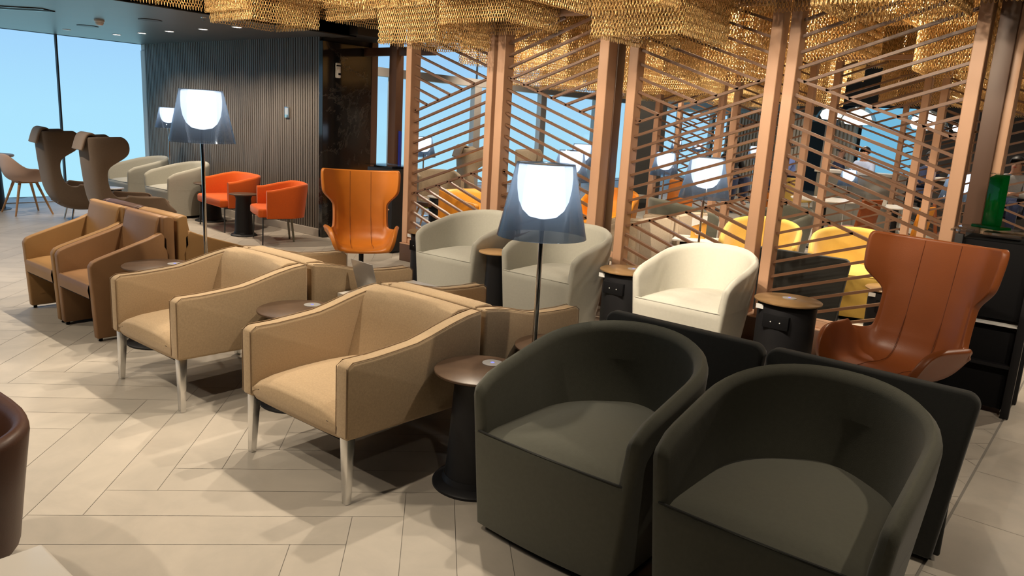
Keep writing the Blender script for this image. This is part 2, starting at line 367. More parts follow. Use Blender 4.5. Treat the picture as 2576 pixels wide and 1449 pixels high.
def slat_wall():
    o = MB().box(-12.55, -7.92, 5.90, 6.70, 0.0, 3.6).build('wall_core', M['slatback'], None, smooth=False); struct(o, 'dark timber clad core')
    s = MB(); x = -12.5
    while x < -7.95:
        s.box(x, x+.034, 5.855, 5.905, 0.10, 2.45); x += 0.05
    o = s.build('wall_ribs', M['slatwall'], None, smooth=False); struct(o, 'dark ribbed timber wall')
    struct(MB().box(-12.5, -7.93, 5.84, 5.9, 0.0, 0.10).build('baseboard_back', M['skirting'], None, 0.004, smooth=False), 'pale stone skirting')
    # polished black marble end face
    struct(MB().box(-7.96, -7.88, 5.84, 6.60, 0.0, 2.40).build('wall_marble', M['marble'], None, 0.003, smooth=False), 'polished black marble end panel')
    struct(MB().box(-7.96, -7.87, 6.60, 6.70, 0.0, 3.3).build('trim_marble', M['darkwood'], None, 0.004, smooth=False))
    # angled black soffit fin over the marble
    struct(MB().prism([(5.9, 2.46), (6.65, 2.46), (6.65, 3.6), (5.9, 3.2)], -7.93, -7.3).build('ceiling_fin', M['dark_ceil'], None, smooth=False))
slat_wall()

# ------------------------------------------------------------------ furniture builders
def armchair(label, x, y, rz, m=None, group=None, name='armchair'):
    m = m or M['beige']; mp = M['pipe']; t = thing(name, label, 'armchair', (x, y, 0), rz, group)
    prof = [(-.39, .285), (-.39, .585), (-.36, .604), (-.25, .604), (-.13, .611), (-.02, .620), (.06, .637), (.13, .655), (.20, .672), (.29, .690), (.385, .700), (.385, .265)]
    for sx in (-1, 1):
        x0, x1 = (-.375, -.300) if sx < 0 else (.300, .375)
        MB().prism(prof, x0, x1).build('arm', m, t, 0.014, 3, angle=50)
    for sx in (-1, 1):
        for xx in (.3695, .3055): MB().path([(sx*xx, a, b+(.002 if .3 < b else 0)) for a, b in [(-.391, .30)]+prof[1:11]], .0022, 5).build('piping', mp, t)
    # back, leaning inner face
    bp = [(.12, .30), (.155, .40), (.205, .56), (.235, .65), (.26, .692), (.30, .706), (.36, .705), (.385, .695), (.385, .265), (.14, .265)]
    b = MB(); n = 10; rings = []
    for i in range(n+1):
        u = -1+2*i/n; k = 0.030*(1-u*u)
        rings.append([((u*.302), yy+(k if yy < .27 and zz > .29 else 0), zz+0.006*(1-u*u)*(zz > .6)) for yy, zz in bp])
    b.loft(rings); b.build('backrest', m, t, 0.006, 2, angle=50)
    def seat(u, v):
        x = -.300+.600*u; e = 1-abs(2*u-1)**4
        P = [(-.372, .272), (-.388, .30), (-.392, .335), (-.380, .362), (-.350, .380), (-.28, .394), (-.15, .402), (.0, .402), (.12, .396), (.20, .385)]
        k = v*(len(P)-1); i = min(int(k), len(P)-2); f = k-i
        yy = lerp(P[i][0], P[i+1][0], f); zz = lerp(P[i][1], P[i+1][1], f)
        if v > .25: zz += (e-1)*0.028+0.01*e
        else: yy += (1-e)*0.006
        return (x, yy, zz)
    MB().grid(seat, 20, 27).build('seat', m, t, angle=80)
    MB().box(-.30, .30, -.36, .36, .262, .28).build('underside', M['soft_black'], t)
    for sx in (-1, 1):
        for (y0, y1) in ((-.355, -.365), (.345, .36)):
            MB().sqbar((sx*.335, y0, .285), (sx*.345, y1, 0.0), (.050, .040), (.030, .026)).build('leg', M['alu'], t, 0.003, 2)
    return t

def tub(label, x, y, rz, m, group=None, W2=.37, rimf=.615, rimb=.765, seatz=.425, name='tub_chair', mc=None):
    t = thing(name, label, 'tub chair', (x, y, 0), rz, group); th = .054; yf = -.345
    pts = []
    for i in range(6): pts.append((-W2, lerp(yf, 0.0, i/6), -1, 0))
    for i in range(25):
        a = PI - PI*i/24; e = 0.98
        c, s_ = math.cos(a), math.sin(a)
        pts.append((W2*math.copysign(abs(c)**e, c), .375*abs(s_)**e, c, s_))
    for i in range(6): pts.append((W2, lerp(0.0, yf, (i+1)/6), 1, 0))
    n = len(pts)
    L = [0]
    for i in range(1, n): L.append(L[-1]+math.dist(pts[i][:2], pts[i-1][:2]))
    def K(z): return .835+.165*min(1, max(0, z)/.62)**1.0
    def cross(i, dy=0, shrink=1.0):
        px, py, nx, ny = pts[i]; s = L[i]/L[-1]; q = 1-abs(2*s-1)
        d0 = min(L[i], L[-1]-L[i])+abs(dy)*-1+.034; rim = rimf+(rimb-rimf)*math.sin(PI/2*min(1, q*1.02))**1.15
        rim -= .085*(1-math.sqrt(max(0, 1-(1-min(1, max(0, d0)/.13))**2)))
        out = []
        mid = th/2
        def at(off, z):
            off = mid+(off-mid)*shrink
            xx, yy = px-nx*off, py-ny*off; k = K(z)
            return (xx*k, yf+(yy-yf)*lerp(1, k, sm((yy-yf)/.4))+dy, z)
        for z in (.395, .44): out.append(at(0, z))
        out += [at(0, lerp(.44, rim, .5)), at(0, rim-.035), at(.006, rim-.014), at(.02, rim-.002), at(th*.5, rim+.003), at(th-.02, rim-.003), at(th-.005, rim-.016), at(th, rim-.04), at(th, lerp(.44, rim, .5)), at(th+.004, .44), at(th+.004, .37), at(th+.004, .3)]
        return out
    rings = []
    for ph in (90, 62, 35, 15): rings.append(cross(0, -th/2*math.sin(math.radians(ph)), math.cos(math.radians(ph))))
    for i in range(n): rings.append(cross(i))
    for ph in (15, 35, 62, 90): rings.append(cross(n-1, -th/2*math.sin(math.radians(ph)), math.cos(math.radians(ph))))
    MB().loft(rings, closed=False).build('shell', m, t, angle=75)
    hw = W2-th*.5; r = th/2
    low = [(px, py) for px, py, _, _ in pts]
    low += [(hw+r*math.cos(a), yf-r*math.sin(a)) for a in (.3, .6, .9, 1.2, 1.5)]
    low += [(hw*(1-2*i/16), yf-r-.016*(1-(1-2*i/16)**2)) for i in range(1, 16)]
    low += [(-hw-r*math.cos(a), yf-r*math.sin(a)) for a in (1.5, 1.2, .9, .6, .3)]
    rr = []
    for z in (.035, .14, .26, .36, .395):
        k = K(z); rr.append([(px*k, yf+(py-yf)*lerp(1, k, sm((py-yf)/.4)), z) for px, py in low])
    k = K(.405); rr.append([(px*k, (yf+(py-yf)*lerp(1, k, sm((py-yf)/.4)))+(.010 if py < yf-.02 and abs(px) < hw-r else 0), .408 if py < yf-.02 and abs(px) < hw-r else .400) for px, py in low])
    MB().loft(rr, cap=False).build('base_body', m, t, angle=80)
    def top(u, v):
        yy = lerp(yf-.026, .30, v); inner = W2-th-.002
        wdt = inner if yy < 0 else inner*max(0.05, (1-min(1, yy/(.305))**2.2))**.5
        xx = wdt*(2*u-1)*K(.43)*1.012; d = 1-abs(2*u-1)**3
        zz = seatz-.022+.030*d+.020*math.sin(PI*min(1, v*1.1))*d
        if v < .12:
            k = v/.12; zz -= .024*(1-k)**2; yy -= .012*(1-(2*u-1)**2)*(1-k)+.004*k
        return (xx, yy, zz)
    MB().grid(top, 22, 22).build('seat_cushion', mc or m, t, angle=85)
    MB().path([(hw*.985*K(.4)*(2*i/12-1), yf-r-.010*(1-(2*i/12-1)**2)+.004, .408) for i in range(13)], .0045, 6).build('piping', M['dgreen'] if m is M['green'] else m, t)
    pl = [(px*.80, yf+.02+(py-yf)*.80) for px, py, _, _ in pts]
    MB().loft([[(a, b, z) for a, b in pl] for z in (0.0, .04)]).build('plinth', M['soft_black'], t)
    return t

def wing(label, x, y, rz, m, group=None, thick=.042, pad=None, name='wing_chair', base='star', scale=1.0, deep=False):
    t = thing(name, label, 'wing chair', (x, y, 0), rz, group); t.scale = (scale,)*3
    if deep:
        SP = [(-.51, .30, .235, .10, 80), (-.50, .265, .24, .19, 82), (-.44, .235, .245, .235, 82), (-.27, .21, .25, .262, 82), (-.06, .195, .25, .285, 82), (.09, .205, .25, .300, 82), (.20, .25, .25, .285, 82),
              (.265, .33, .25, .235, 82), (.30, .42, .25, .165, 82), (.318, .50, .25, .125, 82), (.33, .60, .25, .108, 82), (.34, .70, .25, .108, 82), (.347, .78, .25, .125, 82), (.351, .83, .25, .185, 80), (.354, .88, .25, .275, 78),
              (.357, .93, .25, .350, 76), (.360, 1.00, .25, .372, 76), (.363, 1.07, .25, .366, 76), (.365, 1.115, .245, .34, 76), (.366, 1.135, .235, .30, 76)]
    else:
        SP = [(-.352, .370, .205, .055, 40), (-.343, .392, .212, .130, 56), (-.318, .402, .222, .195, 64), (-.26, .400, .235, .218, 66), (-.14, .390, .245, .225, 65), (.00, .378, .25, .235, 62), (.09, .384, .25, .238, 60),
              (.150, .415, .248, .225, 56), (.185, .462, .244, .175, 50), (.203, .505, .238, .100, 40), (.210, .53, .235, .055, 32), (.222, .56, .234, .044, 30), (.242, .65, .234, .040, 30), (.260, .74, .234, .042, 30),
              (.266, .77, .234, .046, 32), (.273, .80, .235, .075, 36), (.279, .83, .238, .122, 40), (.285, .86, .241, .165, 43), (.291, .89, .244, .184, 44), (.300, .94, .247, .188, 44), (.311, 1.0, .252, .188, 44), (.322, 1.06, .256, .187, 44), (.329, 1.10, .256, .180, 44), (.331, 1.118, .25, .160, 44)]
    rings = []
    for i, (yy, zz, c, f, th) in enumerate(SP):
        a = SP[max(0, i-1)]; b = SP[min(len(SP)-1, i+1)]
        ty, tz = b[0]-a[0], b[1]-a[1]; d = math.hypot(ty, tz); ny, nz = -tz/d, ty/d; r = []
        th = math.radians(th); bow = -.028
        side = []
        for q in (1.0, .92, .6, .25): side.append((c+f*q*math.cos(th), f*q*math.sin(th)))
        cen = [(c*.97, .012), (c*.8, bow*.25), (c*.45, bow*.8), (0, bow)]
        half = side+cen
        for (xx, h) in half: r.append((-xx, yy+ny*h, zz+nz*h))
        for (xx, h) in reversed(half[:-1]): r.append((xx, yy+ny*h, zz+nz*h))
        rings.append(r)
    MB().loft(rings, closed=False).build('shell', m, t, sub=2, solid=thick, angle=180)
    if not deep:
        ms = M['seam']
        for sx in (-.105, .105):
            P = []
            for i, (yy, zz, c, f, th) in enumerate(SP[3:-1]):
                i += 3; a = SP[i-1]; b = SP[i+1]; ty, tz = b[0]-a[0], b[1]-a[1]; d = math.hypot(ty, tz); ny, nz = -tz/d, ty/d
                o = -.0215+thick/2+.0005+(.012 if 4 <= i <= 11 else 0); P.append((sx, yy+ny*o, zz+nz*o))
            MB().path(P, .0022, 5).build('seam', ms, t)
    if deep:
        MB().loft([[(-.215, -.45, z), (.215, -.45, z), (.225, .10, z), (.20, .27, z), (-.20, .27, z), (-.225, .10, z)] for z in (.24, .40)]+[[(-.20, -.43, .42), (.20, -.43, .42), (.21, .10, .42), (.185, .255, .42), (-.185, .255, .42), (-.21, .10, .42)]]).build('seat_cushion', m, t, 0.012, 3)
    if base == 'star':
        MB().tube((0, .02, .04), (0, .02, .33), .024, seg=16).build('post', M['black'], t)
        b = MB()
        for k in range(4):
            a = PI/4+PI/2*k; b.sqbar((0.03*math.cos(a), .02+.03*math.sin(a), .045), (.30*math.cos(a), .02+.30*math.sin(a), .012), (.05, .026), (.036, .02), (-math.sin(a), math.cos(a), 0))
        b.build('star_base', M['black'], t, 0.003)
        MB().loft([[(-.16, -.12, .345), (.16, -.12, .345), (.13, .14, .345), (-.13, .14, .345)], [(-.06, -.05, .318), (.06, -.05, .318), (.06, .09, .318), (-.06, .09, .318)]]).build('swivel_plate', M['black'], t, 0.004)
    else:
        for sx in (-1, 1):
            for sy in (-1, 1): MB().tube((sx*.16, -.04+sy*.12, .215), (sx*.19, -.04+sy*.17, 0), .013, .010).build('leg', M['alu'], t)
    if pad:
        P = [(.290, 1.07), (.300, 1.12), (.325, 1.160), (.365, 1.172), (.400, 1.155), (.425, 1.10), (.452, 1.01), (.462, .985)]
        def pf(u, v):
            k = v*(len(P)-1); i = min(int(k), len(P)-2); f = k-i
            return (-.215+.43*u, lerp(P[i][0], P[i+1][0], f), lerp(P[i][1], P[i+1][1], f))
        MB().grid(pf, 6, 14).build('headrest_pad', pad, t, sub=1, solid=.035, angle=180)
    return t

def panel_chair(label, x, y, rz, m, group=None, w=.585, d=.56, arm=.53, back=.80, seat=.39, open_front=True, rad=.02, name='side_chair', th=.055, mi=None):
    t = thing(name, label, 'chair', (x, y, 0), rz, group); h = d/2; hw = w/2
    prof = [(-h+.02, .02), (-h, arm-.03), (-h+.02, arm), (-h+.06, arm+.018), (h-.17, arm+.125), (h-.09, arm+.16), (h-.05, arm+.12), (h-.05, .02)]
    for sx in (-1, 1):
        x0, x1 = (-hw, -hw+th) if sx < 0 else (hw-th, hw)
        MB().prism(prof, x0, x1).build('side_panel', m, t, 0.010, 3, angle=50)
    bp = [(h-.20, seat-.02), (h-.15, .52), (h-.10, back-.04), (h-.085, back-.006), (h-.05, back), (h-.005, back-.012), (h, back-.03), (h, .02), (h-.045, .02), (h-.055, seat-.1)]
    MB().prism([(y, z) for y, z in bp], -hw+th-.004, hw-th+.004).build('backrest', mi or m, t, 0.008, 2, angle=50)
    fp = [(h-.085, arm+.06), (h-.075, back-.006), (h-.045, back), (h-.005, back-.012), (h, back-.03), (h, .02), (h-.05, .02), (h-.05, arm)]
    for sx in (-1, 1):
        x0, x1 = (-hw, -hw+th) if sx < 0 else (hw-th, hw)
        MB().prism(fp, x0, x1).build('back_side', m, t, 0.010, 3, angle=50)
    def st(u, v):
        P = [(-h+.005, seat-.105), (-h-.003, seat-.05), (-h+.004, seat-.018), (-h+.03, seat), (-h+.12, seat+.012), (0, seat+.012), (h-.15, seat)]
        k = v*(len(P)-1); i = min(int(k), len(P)-2); f = k-i
        return (lerp(-hw+th-.002, hw-th+.002, u), lerp(P[i][0], P[i+1][0], f), lerp(P[i][1], P[i+1][1], f)-(.014*abs(2*u-1)**4 if v > .4 else 0))
    MB().grid(st, 12, 18).build('seat', m, t, angle=80)
    MB().box(-hw+th, hw-th, -h+.005, h-.05, seat-.11, seat-.10).build('underside', M['soft_black'], t)
    if not open_front: MB().box(-hw+th, hw-th, -h+.03, -h+.05, .02, seat-.1).build('front_panel', m, t)
    for sx in (-1, 1):
        for yy in (-h+.05, h-.05): MB().tube((sx*(hw-th/2), yy, 0), (sx*(hw-th/2), yy, .022), .012).build('glide', M['soft_black'], t)
    return t

def flat_back(label, x, y, rz, m, group=None, w=.79, back=.70, name='lounge_chair'):
    """wide flared flat back panel, narrower seat body hidden in front of it"""
    t = thing(name, label, 'chair', (x, y, 0), rz, group); h = .30; a, b = w/2, w/2-.065
    def outline(i):
        o = [(-b, .025), (b, .025)]
        for k in range(7):
            q = PI/2*k/6; o.append((a-.05+.05*math.cos(q)-.004, back-.05+.05*math.sin(q)))
        for k in range(7):
            q = PI/2+PI/2*k/6; o.append((-a+.05+.05*math.cos(q)+.004, back-.05+.05*math.sin(q)))
        return [(px-(math.copysign(i, px)), h-.055 if j else h, pz) for px, pz in o for j in (0,)]
    r0 = outline(0); r1 = [(px, h-.055, pz) for px, _, pz in outline(.0)]; MB().loft([r0, r1]).build('back_panel', m, t, 0.012, 3, angle=50)
    for sx in (-1, 1):
        MB().loft([[(sx*(a-.10), h-.05, .025), (sx*(a-.04), h-.05, .025), (sx*(a-.045), h-.05, .60), (sx*(a-.10), h-.05, .60)], [(sx*(a-.26), -h, .025), (sx*(a-.20), -h, .025), (sx*(a-.20), -h, .52), (sx*(a-.26), -h, .52)]]).build('arm', m, t, 0.012, 3, angle=50)
    MB().loft([[(-(a-.10), h-.05, z), (a-.10, h-.05, z), (a-.24, -h-.01, z), (-(a-.24), -h-.01, z)] for z in (.10, .40)]).build('seat', m, t, 0.02, 3)
    MB().box(-.2, .2, -.2, .2, 0, .1).build('plinth', M['soft_black'], t)
    return t

def low_chair(label, x, y, rz, m, group=None, name='low_chair', W2=.33, legs='steel', seatz=.42, top=.71, shell_legs=None):
    t = thing(name, label, 'chair', (x, y, 0), rz, group)
    pts = []
    for i in range(4): pts.append((-W2, lerp(-.20, .0, i/4)))
    for i in range(19):
        a = PI-PI*i/18; c, s_ = math.cos(a), math.sin(a); pts.append((W2*math.copysign(abs(c)**.75, c), .28*abs(s_)**.75))
    for i in range(4): pts.append((W2, lerp(.0, -.20, (i+1)/4)))
    n = len(pts); rings = []
    for i, (px, py) in enumerate(pts):
        q = pts[min(n-1, i+1)]; p = pts[max(0, i-1)]; dx, dy = q[0]-p[0], q[1]-p[1]; L = math.hypot(dx, dy); nx, ny = -dy/L, dx/L
        s = 1-abs(2*i/(n-1)-1); tz = top-.075*(1-sm(min(1, s*1.7))); bz = seatz-.11+.0*(1-s)
        lean = .05*sm(s*2)
        th = .052; r = []; ix, iy = -px, (-py if py > 0 else 0.0); il = math.hypot(ix, iy) or 1; ix /= il; iy /= il
        for (o, z, k) in ((0, bz, 0), (0, lerp(bz, tz, .5), .5), (0, tz-.03, .95), (.008, tz-.008, 1), (th/2, tz, 1), (th-.008, tz-.008, 1), (th, tz-.03, .95), (th, lerp(bz, tz, .5), .5), (th, bz, 0)):
            r.append((px+ix*o, py+iy*o+lean*k, z))
        rings.append(r)
    MB().loft(rings, closed=True).build('backrest', m, t, 0, angle=60)
    def st(u, v):
        yy = lerp(-.29, .22, v); xx = (W2-.05)*(2*u-1)*(1 if yy < 0 else max(.1, 1-(yy/.3)**2.5)**.5)
        return (xx, yy, 0)
    out = [(-W2+.06, -.29), (W2-.06, -.29), (W2-.03, -.24), (W2-.04, .05), (W2-.12, .20), (0, .24), (-W2+.12, .20), (-W2+.04, .05), (-W2+.03, -.24)]
    MB().loft([[(a*s, b*s, z) for a, b in out] for z, s in ((seatz-.105, .95), (seatz-.09, 1), (seatz-.02, 1), (seatz, .96))]).build('seat', m, t, 0.008, 2, angle=50)
    if legs == 'steel':
        for sx in (-1, 1):
            MB().tube((sx*(W2-.04), -.24, seatz-.10), (sx*(W2-.03), -.25, 0), .009, .008).build('leg', M['graphite'], t)
            MB().sqbar((sx*.10, .12, seatz-.10), (sx*.12, .15, 0), (.07, .018), (.028, .018)).build('leg', M['leggrey'], t, 0.002)
        MB().path([(-(W2-.04), -.24, seatz-.115), (-(W2-.06), .10, seatz-.115), (0, .2, seatz-.115), (W2-.06, .10, seatz-.115), (W2-.04, -.24, seatz-.115)], .009).build('frame', M['graphite'], t)
    else:
        for sx in (-1, 1):
            for sy in (-1, 1): MB().tube((sx*(W2-.12), sy*.14, seatz-.10), (sx*(W2-.02), sy*.24, 0), .018, .010).build('leg', M['oak'], t)
    return t
M['leggrey'] = plain('grey_green_leg', (0.22, 0.23, 0.17), 0.4)

def side_table(label, x, y, kind='slim', top=None, h=.52, group=None, disc=None, r=.215):
    t = thing('side_table', label, 'side table', (x, y, 0), 0, group)
    MB().lathe([(r-.012, h-.016), (r, h-.010), (r, h-.003), (r-.004, h)], 48).build('tabletop', top or (M['bronze_top'] if kind == 'slim' else M['bronze_light']), t, angle=40)
    if kind == 'slim':
        b = r*.955; q = r/.215
        MB().lathe([(.150*q, .02), (.142*q, .10), (.128*q, .30), (.118*q, .46), (.14*q, h-.018)], 40).build('column', M['black'], t, angle=40)
        MB().lathe([(b, 0), (b, .010), (b*.965, .016), (b*.78, .026), (b*.73, .05)], 48).build('base', M['black'], t, angle=40)
    else:
        rr = r-.028
        c = MB(); c.lathe([(rr, 0), (rr, h-.03), (rr*.9, h-.016)], 40); c.build('column', M['black'], t, 0.003, angle=40)
        k = MB().box(-.085, .085, -rr-.006, -rr+.05, h-.17, h-.08).build('socket_panel', M['soft_black'], t, 0.004)
        for sx in (-.03, .03): MB().tube((sx, -rr-.008, h-.125), (sx, -rr-.003, h-.125), .004).build('socket', M['white'], k)
        MB().box(-.15, -.10, -rr*.8-.012, -rr*.8-.006, h-.06, h-.03).build('sticker', M['white'], t)
    if disc is not None:
        dx, dy = disc
        d = MB().lathe([(.045, h), (.045, h+.003), (.040, h+.0035)], 28, cx=dx, cy=dy).build('charging_pad', M['silver'], t)
        MB().lathe([(.004, h+.0036), (.009, h+.0046)], 24, cx=dx, cy=dy).build('indicator', M['led'], d)
    return t

def lamp(label, x, y, top=1.64, D=.39, group=None, z0=0.0, br=.11):
    t = thing('floor_lamp', label, 'lamp', (x, y, z0), 0, group); top -= z0; k = D/.39; H = .315*k; b = top-H
    r0, r1 = .195*k, .126*k
    MB().loft([[(r*math.cos(2*PI*i/48), r*math.sin(2*PI*i/48), z) for i in range(48)] for r, z in ((r0, b), (r1, top), (r1-.004, top), (r0-.004, b+.002), (r0, b))], cap=False).build('lamp_shade', M['shade'], t, angle=60)
    MB().loft([[(r*math.cos(2*PI*i/40), r*math.sin(2*PI*i/40), z) for i in range(40)] for r, z in ((r1-.003, top-.004), (r1-.012, top-.01), (.02, top-.012))], cap=False).build('shade_cap', M['chrome'], t)
    pr = [(.115, -.012), (.119, -.06), (.117, -.11), (.108, -.16), (.090, -.20), (.060, -.228), (.014, -.238)]
    MB().lathe([(r*k, top+z*k) for r, z in pr], 40).build('diffuser', M['lamp_glow'], t)
    MB().tube((0, 0, .02), (0, 0, top-.236*k), .0115, seg=14).build('pole', M['chrome'], t)
    MB().lathe([(br, 0), (br, .012), (br*.93, .020), (.02, .024)], 40).build('base', M['chrome'], t, angle=40)
    return t

def screen_panel(label, x0, x1, y, up_first, top=2.58, base=.17, group=None, name='slatted_screen', pw=.085, pd=.11, z0=None, mat_=None, rot=None):
    """herringbone slat screen between two posts; up_first: middle band rises to the right"""
    w = x1-x0; cx = (x0+x1)/2; mm = mat_ or M['wood']
    t = thing(name, label, 'slatted screen', (cx, y, 0), 0, group)
    h = w/2
    for sx in (-1, 1):
        MB().box(sx*(h+pw/2)-pw/2, sx*(h+pw/2)+pw/2, -pd/2, pd/2, base, top).build('post', mm, t, 0.004, 1)
    s = MB(); rise = .385*w/1.14; sp = .1115; bw = .020; bd = .034
    sgn = 1 if up_first else -1
    def clipbar(za, zb, xa=-h, xb=h):
        s.sqbar((xa, 0, za), (xb, 0, zb), (bd, bw), (bd, bw), (0, 1, 0))
    def zl(b, x): return b+sgn*rise*x/w      # band lines, b at centre
    lo, hi = .73+.193, 1.60+.20
    k = 0; b = lo
    nb = 8
    for i in range(nb+1): clipbar(zl(lerp(lo, hi, i/nb), -h), zl(lerp(lo, hi, i/nb), h))
    # opposite slats above the band
    i = 0
    for i in range(-12, 22):
        c = hi+i*sp                           # opposite line z = c - sgn*rise*x/w
        # meets band top line hi+sgn*rise*x/w at x* = (c-hi)*w/(2*sgn*rise)
        xs = (c-hi)*w/(2*sgn*rise)
        f = lambda x: c-sgn*rise*x/w
        xa, xb = -h, h
        if sgn > 0: xb = min(xb, xs)
        else: xa = max(xa, xs)
        # clip to top
        if xb-xa < .02: continue
        za, zb = f(xa), f(xb)
        if max(za, zb) > top-.02:
            if min(za, zb) > top-.05: continue
            # cut where z = top-.02
            xc = (c-(top-.02))*w/(sgn*rise)
            if za > zb: xa = max(xa, xc)
            else: xb = min(xb, xc)
            za, zb = f(xa), f(xb)
        if xb-xa > .02: clipbar(za, zb, xa, xb)
    for i in range(-22, 12):
        c = lo+i*sp; xs = (c-lo)*w/(2*sgn*rise); f = lambda x: c-sgn*rise*x/w
        xa, xb = -h, h
        if sgn > 0: xa = max(xa, xs)
        else: xb = min(xb, xs)
        if xb-xa < .02: continue
        za, zb = f(xa), f(xb); bz = base+.06
        if min(za, zb) < bz:
            if max(za, zb) < bz+.03: continue
            xc = (c-bz)*w/(sgn*rise)
            if za < zb: xa = max(xa, xc)
            else: xb = min(xb, xc)
            za, zb = f(xa), f(xb)
        if xb-xa > .02: clipbar(za, zb, xa, xb)
    s.build('slats', M['slatwood'], t, smooth=False)
    MB().box(-h, h, -pd/2+.01, pd/2-.01, base, base+.05).build('bottom_rail', mm, t, 0.003, 1)
    MB().box(-h-pw, h+pw, -pd/2, pd/2, top, top+.05).build('top_rail', mm, t, 0.003, 1)
    return t

# ------------------------------------------------------------------ near double row of seats
armchair('nearest oatmeal armchair with metal legs, beside the dark olive tub chairs', -2.60, 2.16, 0, group='oatmeal armchairs with metal legs')
armchair('oatmeal armchair with metal legs facing the aisle, beside the caramel leather chairs', -3.94, 2.16, 0, group='oatmeal armchairs with metal legs')
armchair('oatmeal armchair turned away, its back against the nearest oatmeal armchair', -2.60, 2.955, 180, group='oatmeal armchairs with metal legs')
armchair('oatmeal armchair turned away with its front at the laptop table, backing the farther oatmeal armchair', -3.92, 2.955, 180, group='oatmeal armchairs with metal legs')
panel_chair('caramel leather chair with panel sides at the far left end of the front row', -5.955, 2.24, 0, M['brown2'], 'caramel leather panel chairs')
panel_chair('caramel leather chair with panel sides next to the round table below the tall floor lamp', -5.350, 2.24, 0, M['brown'], 'caramel leather panel chairs')
panel_chair('honey leather chair turned away behind the caramel chairs, beside the lamp pole', -5.35, 2.82, 180, M['brown2'], 'caramel leather panel chairs')
panel_chair('dark brown leather chair turned away, only its top edge showing behind the caramel chairs', -5.955, 2.82, 180, M['maroon'], 'caramel leather panel chairs')
tub('dark olive tub chair beside the small round table, left one of the pair in front', -1.445, 2.395, 0, M['green'], 'dark olive tub chairs')
tub('dark olive tub chair at the lower right, nearest seat to the viewer', -0.675, 2.395, 0, M['green'], 'dark olive tub chairs')
flat_back('charcoal chair turned away behind the left olive tub chair', -1.485, 3.35, 180, M['dgreen'], 'charcoal chairs turned away')
flat_back('charcoal chair turned away behind the nearest olive tub chair, at the row end', -0.69, 3.35, 180, M['dgreen'], 'charcoal chairs turned away')

side_table('round bronze-topped side table with black pedestal between the olive tub chair and oatmeal armchair', -2.025, 2.32, 'slim', disc=(-.02, .10), r=.198, group='round bronze-topped side tables')
side_table('round bronze-topped side table with glowing charging pad between the two oatmeal armchairs', -3.345, 2.32, 'slim', disc=(-.02, .11), r=.208, group='round bronze-topped side tables')
side_table('round bronze-topped side table between the caramel chair and the farther oatmeal armchair', -4.84, 2.29, 'slim', disc=(.03, .10), group='round bronze-topped side tables')
side_table('round bronze-topped side table half hidden behind the left olive tub chair and a lamp pole', -2.02, 2.87, 'slim', r=.208, group='round bronze-topped side tables')
lamp('tall floor lamp with smoked shade standing among the caramel and oatmeal chairs', -4.50, 2.44, 1.645, group='smoked floor lamps')
lamp('large bright floor lamp in the centre, chrome pole rising behind the left olive tub chair', -1.958, 2.60, 1.395, br=.055, group='smoked floor lamps')

# white low table with laptop
t = thing('coffee_table', 'white stone low table carrying the open laptop, behind the oatmeal chairs', 'coffee table', (-3.62, 3.72, 0), 0)
t.location = (-3.285, 3.03, 0)
MB().box(-.245, .245, -.305, .305, .30, .52).build('tabletop_block', M['stone'], t, 0.004)
MB().box(-.20, .20, -.26, .26, 0.0, .30).build('base', M['soft_black'], t)
t = thing('laptop', 'open silver laptop seen from behind on the white stone table', 'laptop', (-3.40, 2.86, .521), -8)
MB().box(-.115, .115, -.01, .16, 0, .012).build('keyboard_base', M['silver'], t, 0.003)
lid = MB().loft([[(-.115, y, z), (.115, y, z), (.115, y+.007, z+.001), (-.115, y+.007, z+.001)] for y, z in ((-.012, .012), (-.062, .195))]).build('screen_lid', M['silver'], t, 0.001)
MB().loft([[(-.107, y+.0075, z), (.107, y+.0075, z), (.107, y+.0085, z), (-.107, y+.0085, z)] for y, z in ((-.015, .022), (-.060, .188))]).build('display', M['screen'], lid)

# ------------------------------------------------------------------ second row along the slatted screens
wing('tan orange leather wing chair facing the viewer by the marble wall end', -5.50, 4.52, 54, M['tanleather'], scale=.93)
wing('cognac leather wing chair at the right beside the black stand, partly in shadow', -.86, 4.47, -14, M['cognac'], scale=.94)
tub('stone grey tub chair left of centre, beside the tan wing chair table', -4.47, 4.93, 0, M['grey'], 'pale tub chairs along the screens', seatz=.425)
tub('stone grey tub chair behind the large bright floor lamp', -3.47, 4.93, 0, M['grey'], 'pale tub chairs along the screens')
tub('brightly lit ivory tub chair in front of the slatted screens', -2.285, 4.97, 0, M['pale'], 'pale tub chairs along the screens')
side_table('dark round side table between the tan wing chair and the first grey tub chair', -5.05, 4.98, 'power', group='round tables along the screens')
side_table('light wood side table squeezed between the two grey tub chairs', -3.97, 4.68, 'slim', top=M['woodtop'], group='round tables along the screens', r=.15)
side_table('bronze-topped cabinet side table between grey and ivory tub chairs', -2.88, 4.93, 'power', r=.205, disc=(.02, .06), group='round tables along the screens')
side_table('bronze-topped cabinet side table right of the ivory tub chair, glowing charging pad', -1.655, 4.95, 'power', disc=(-.01, .05), group='round tables along the screens')

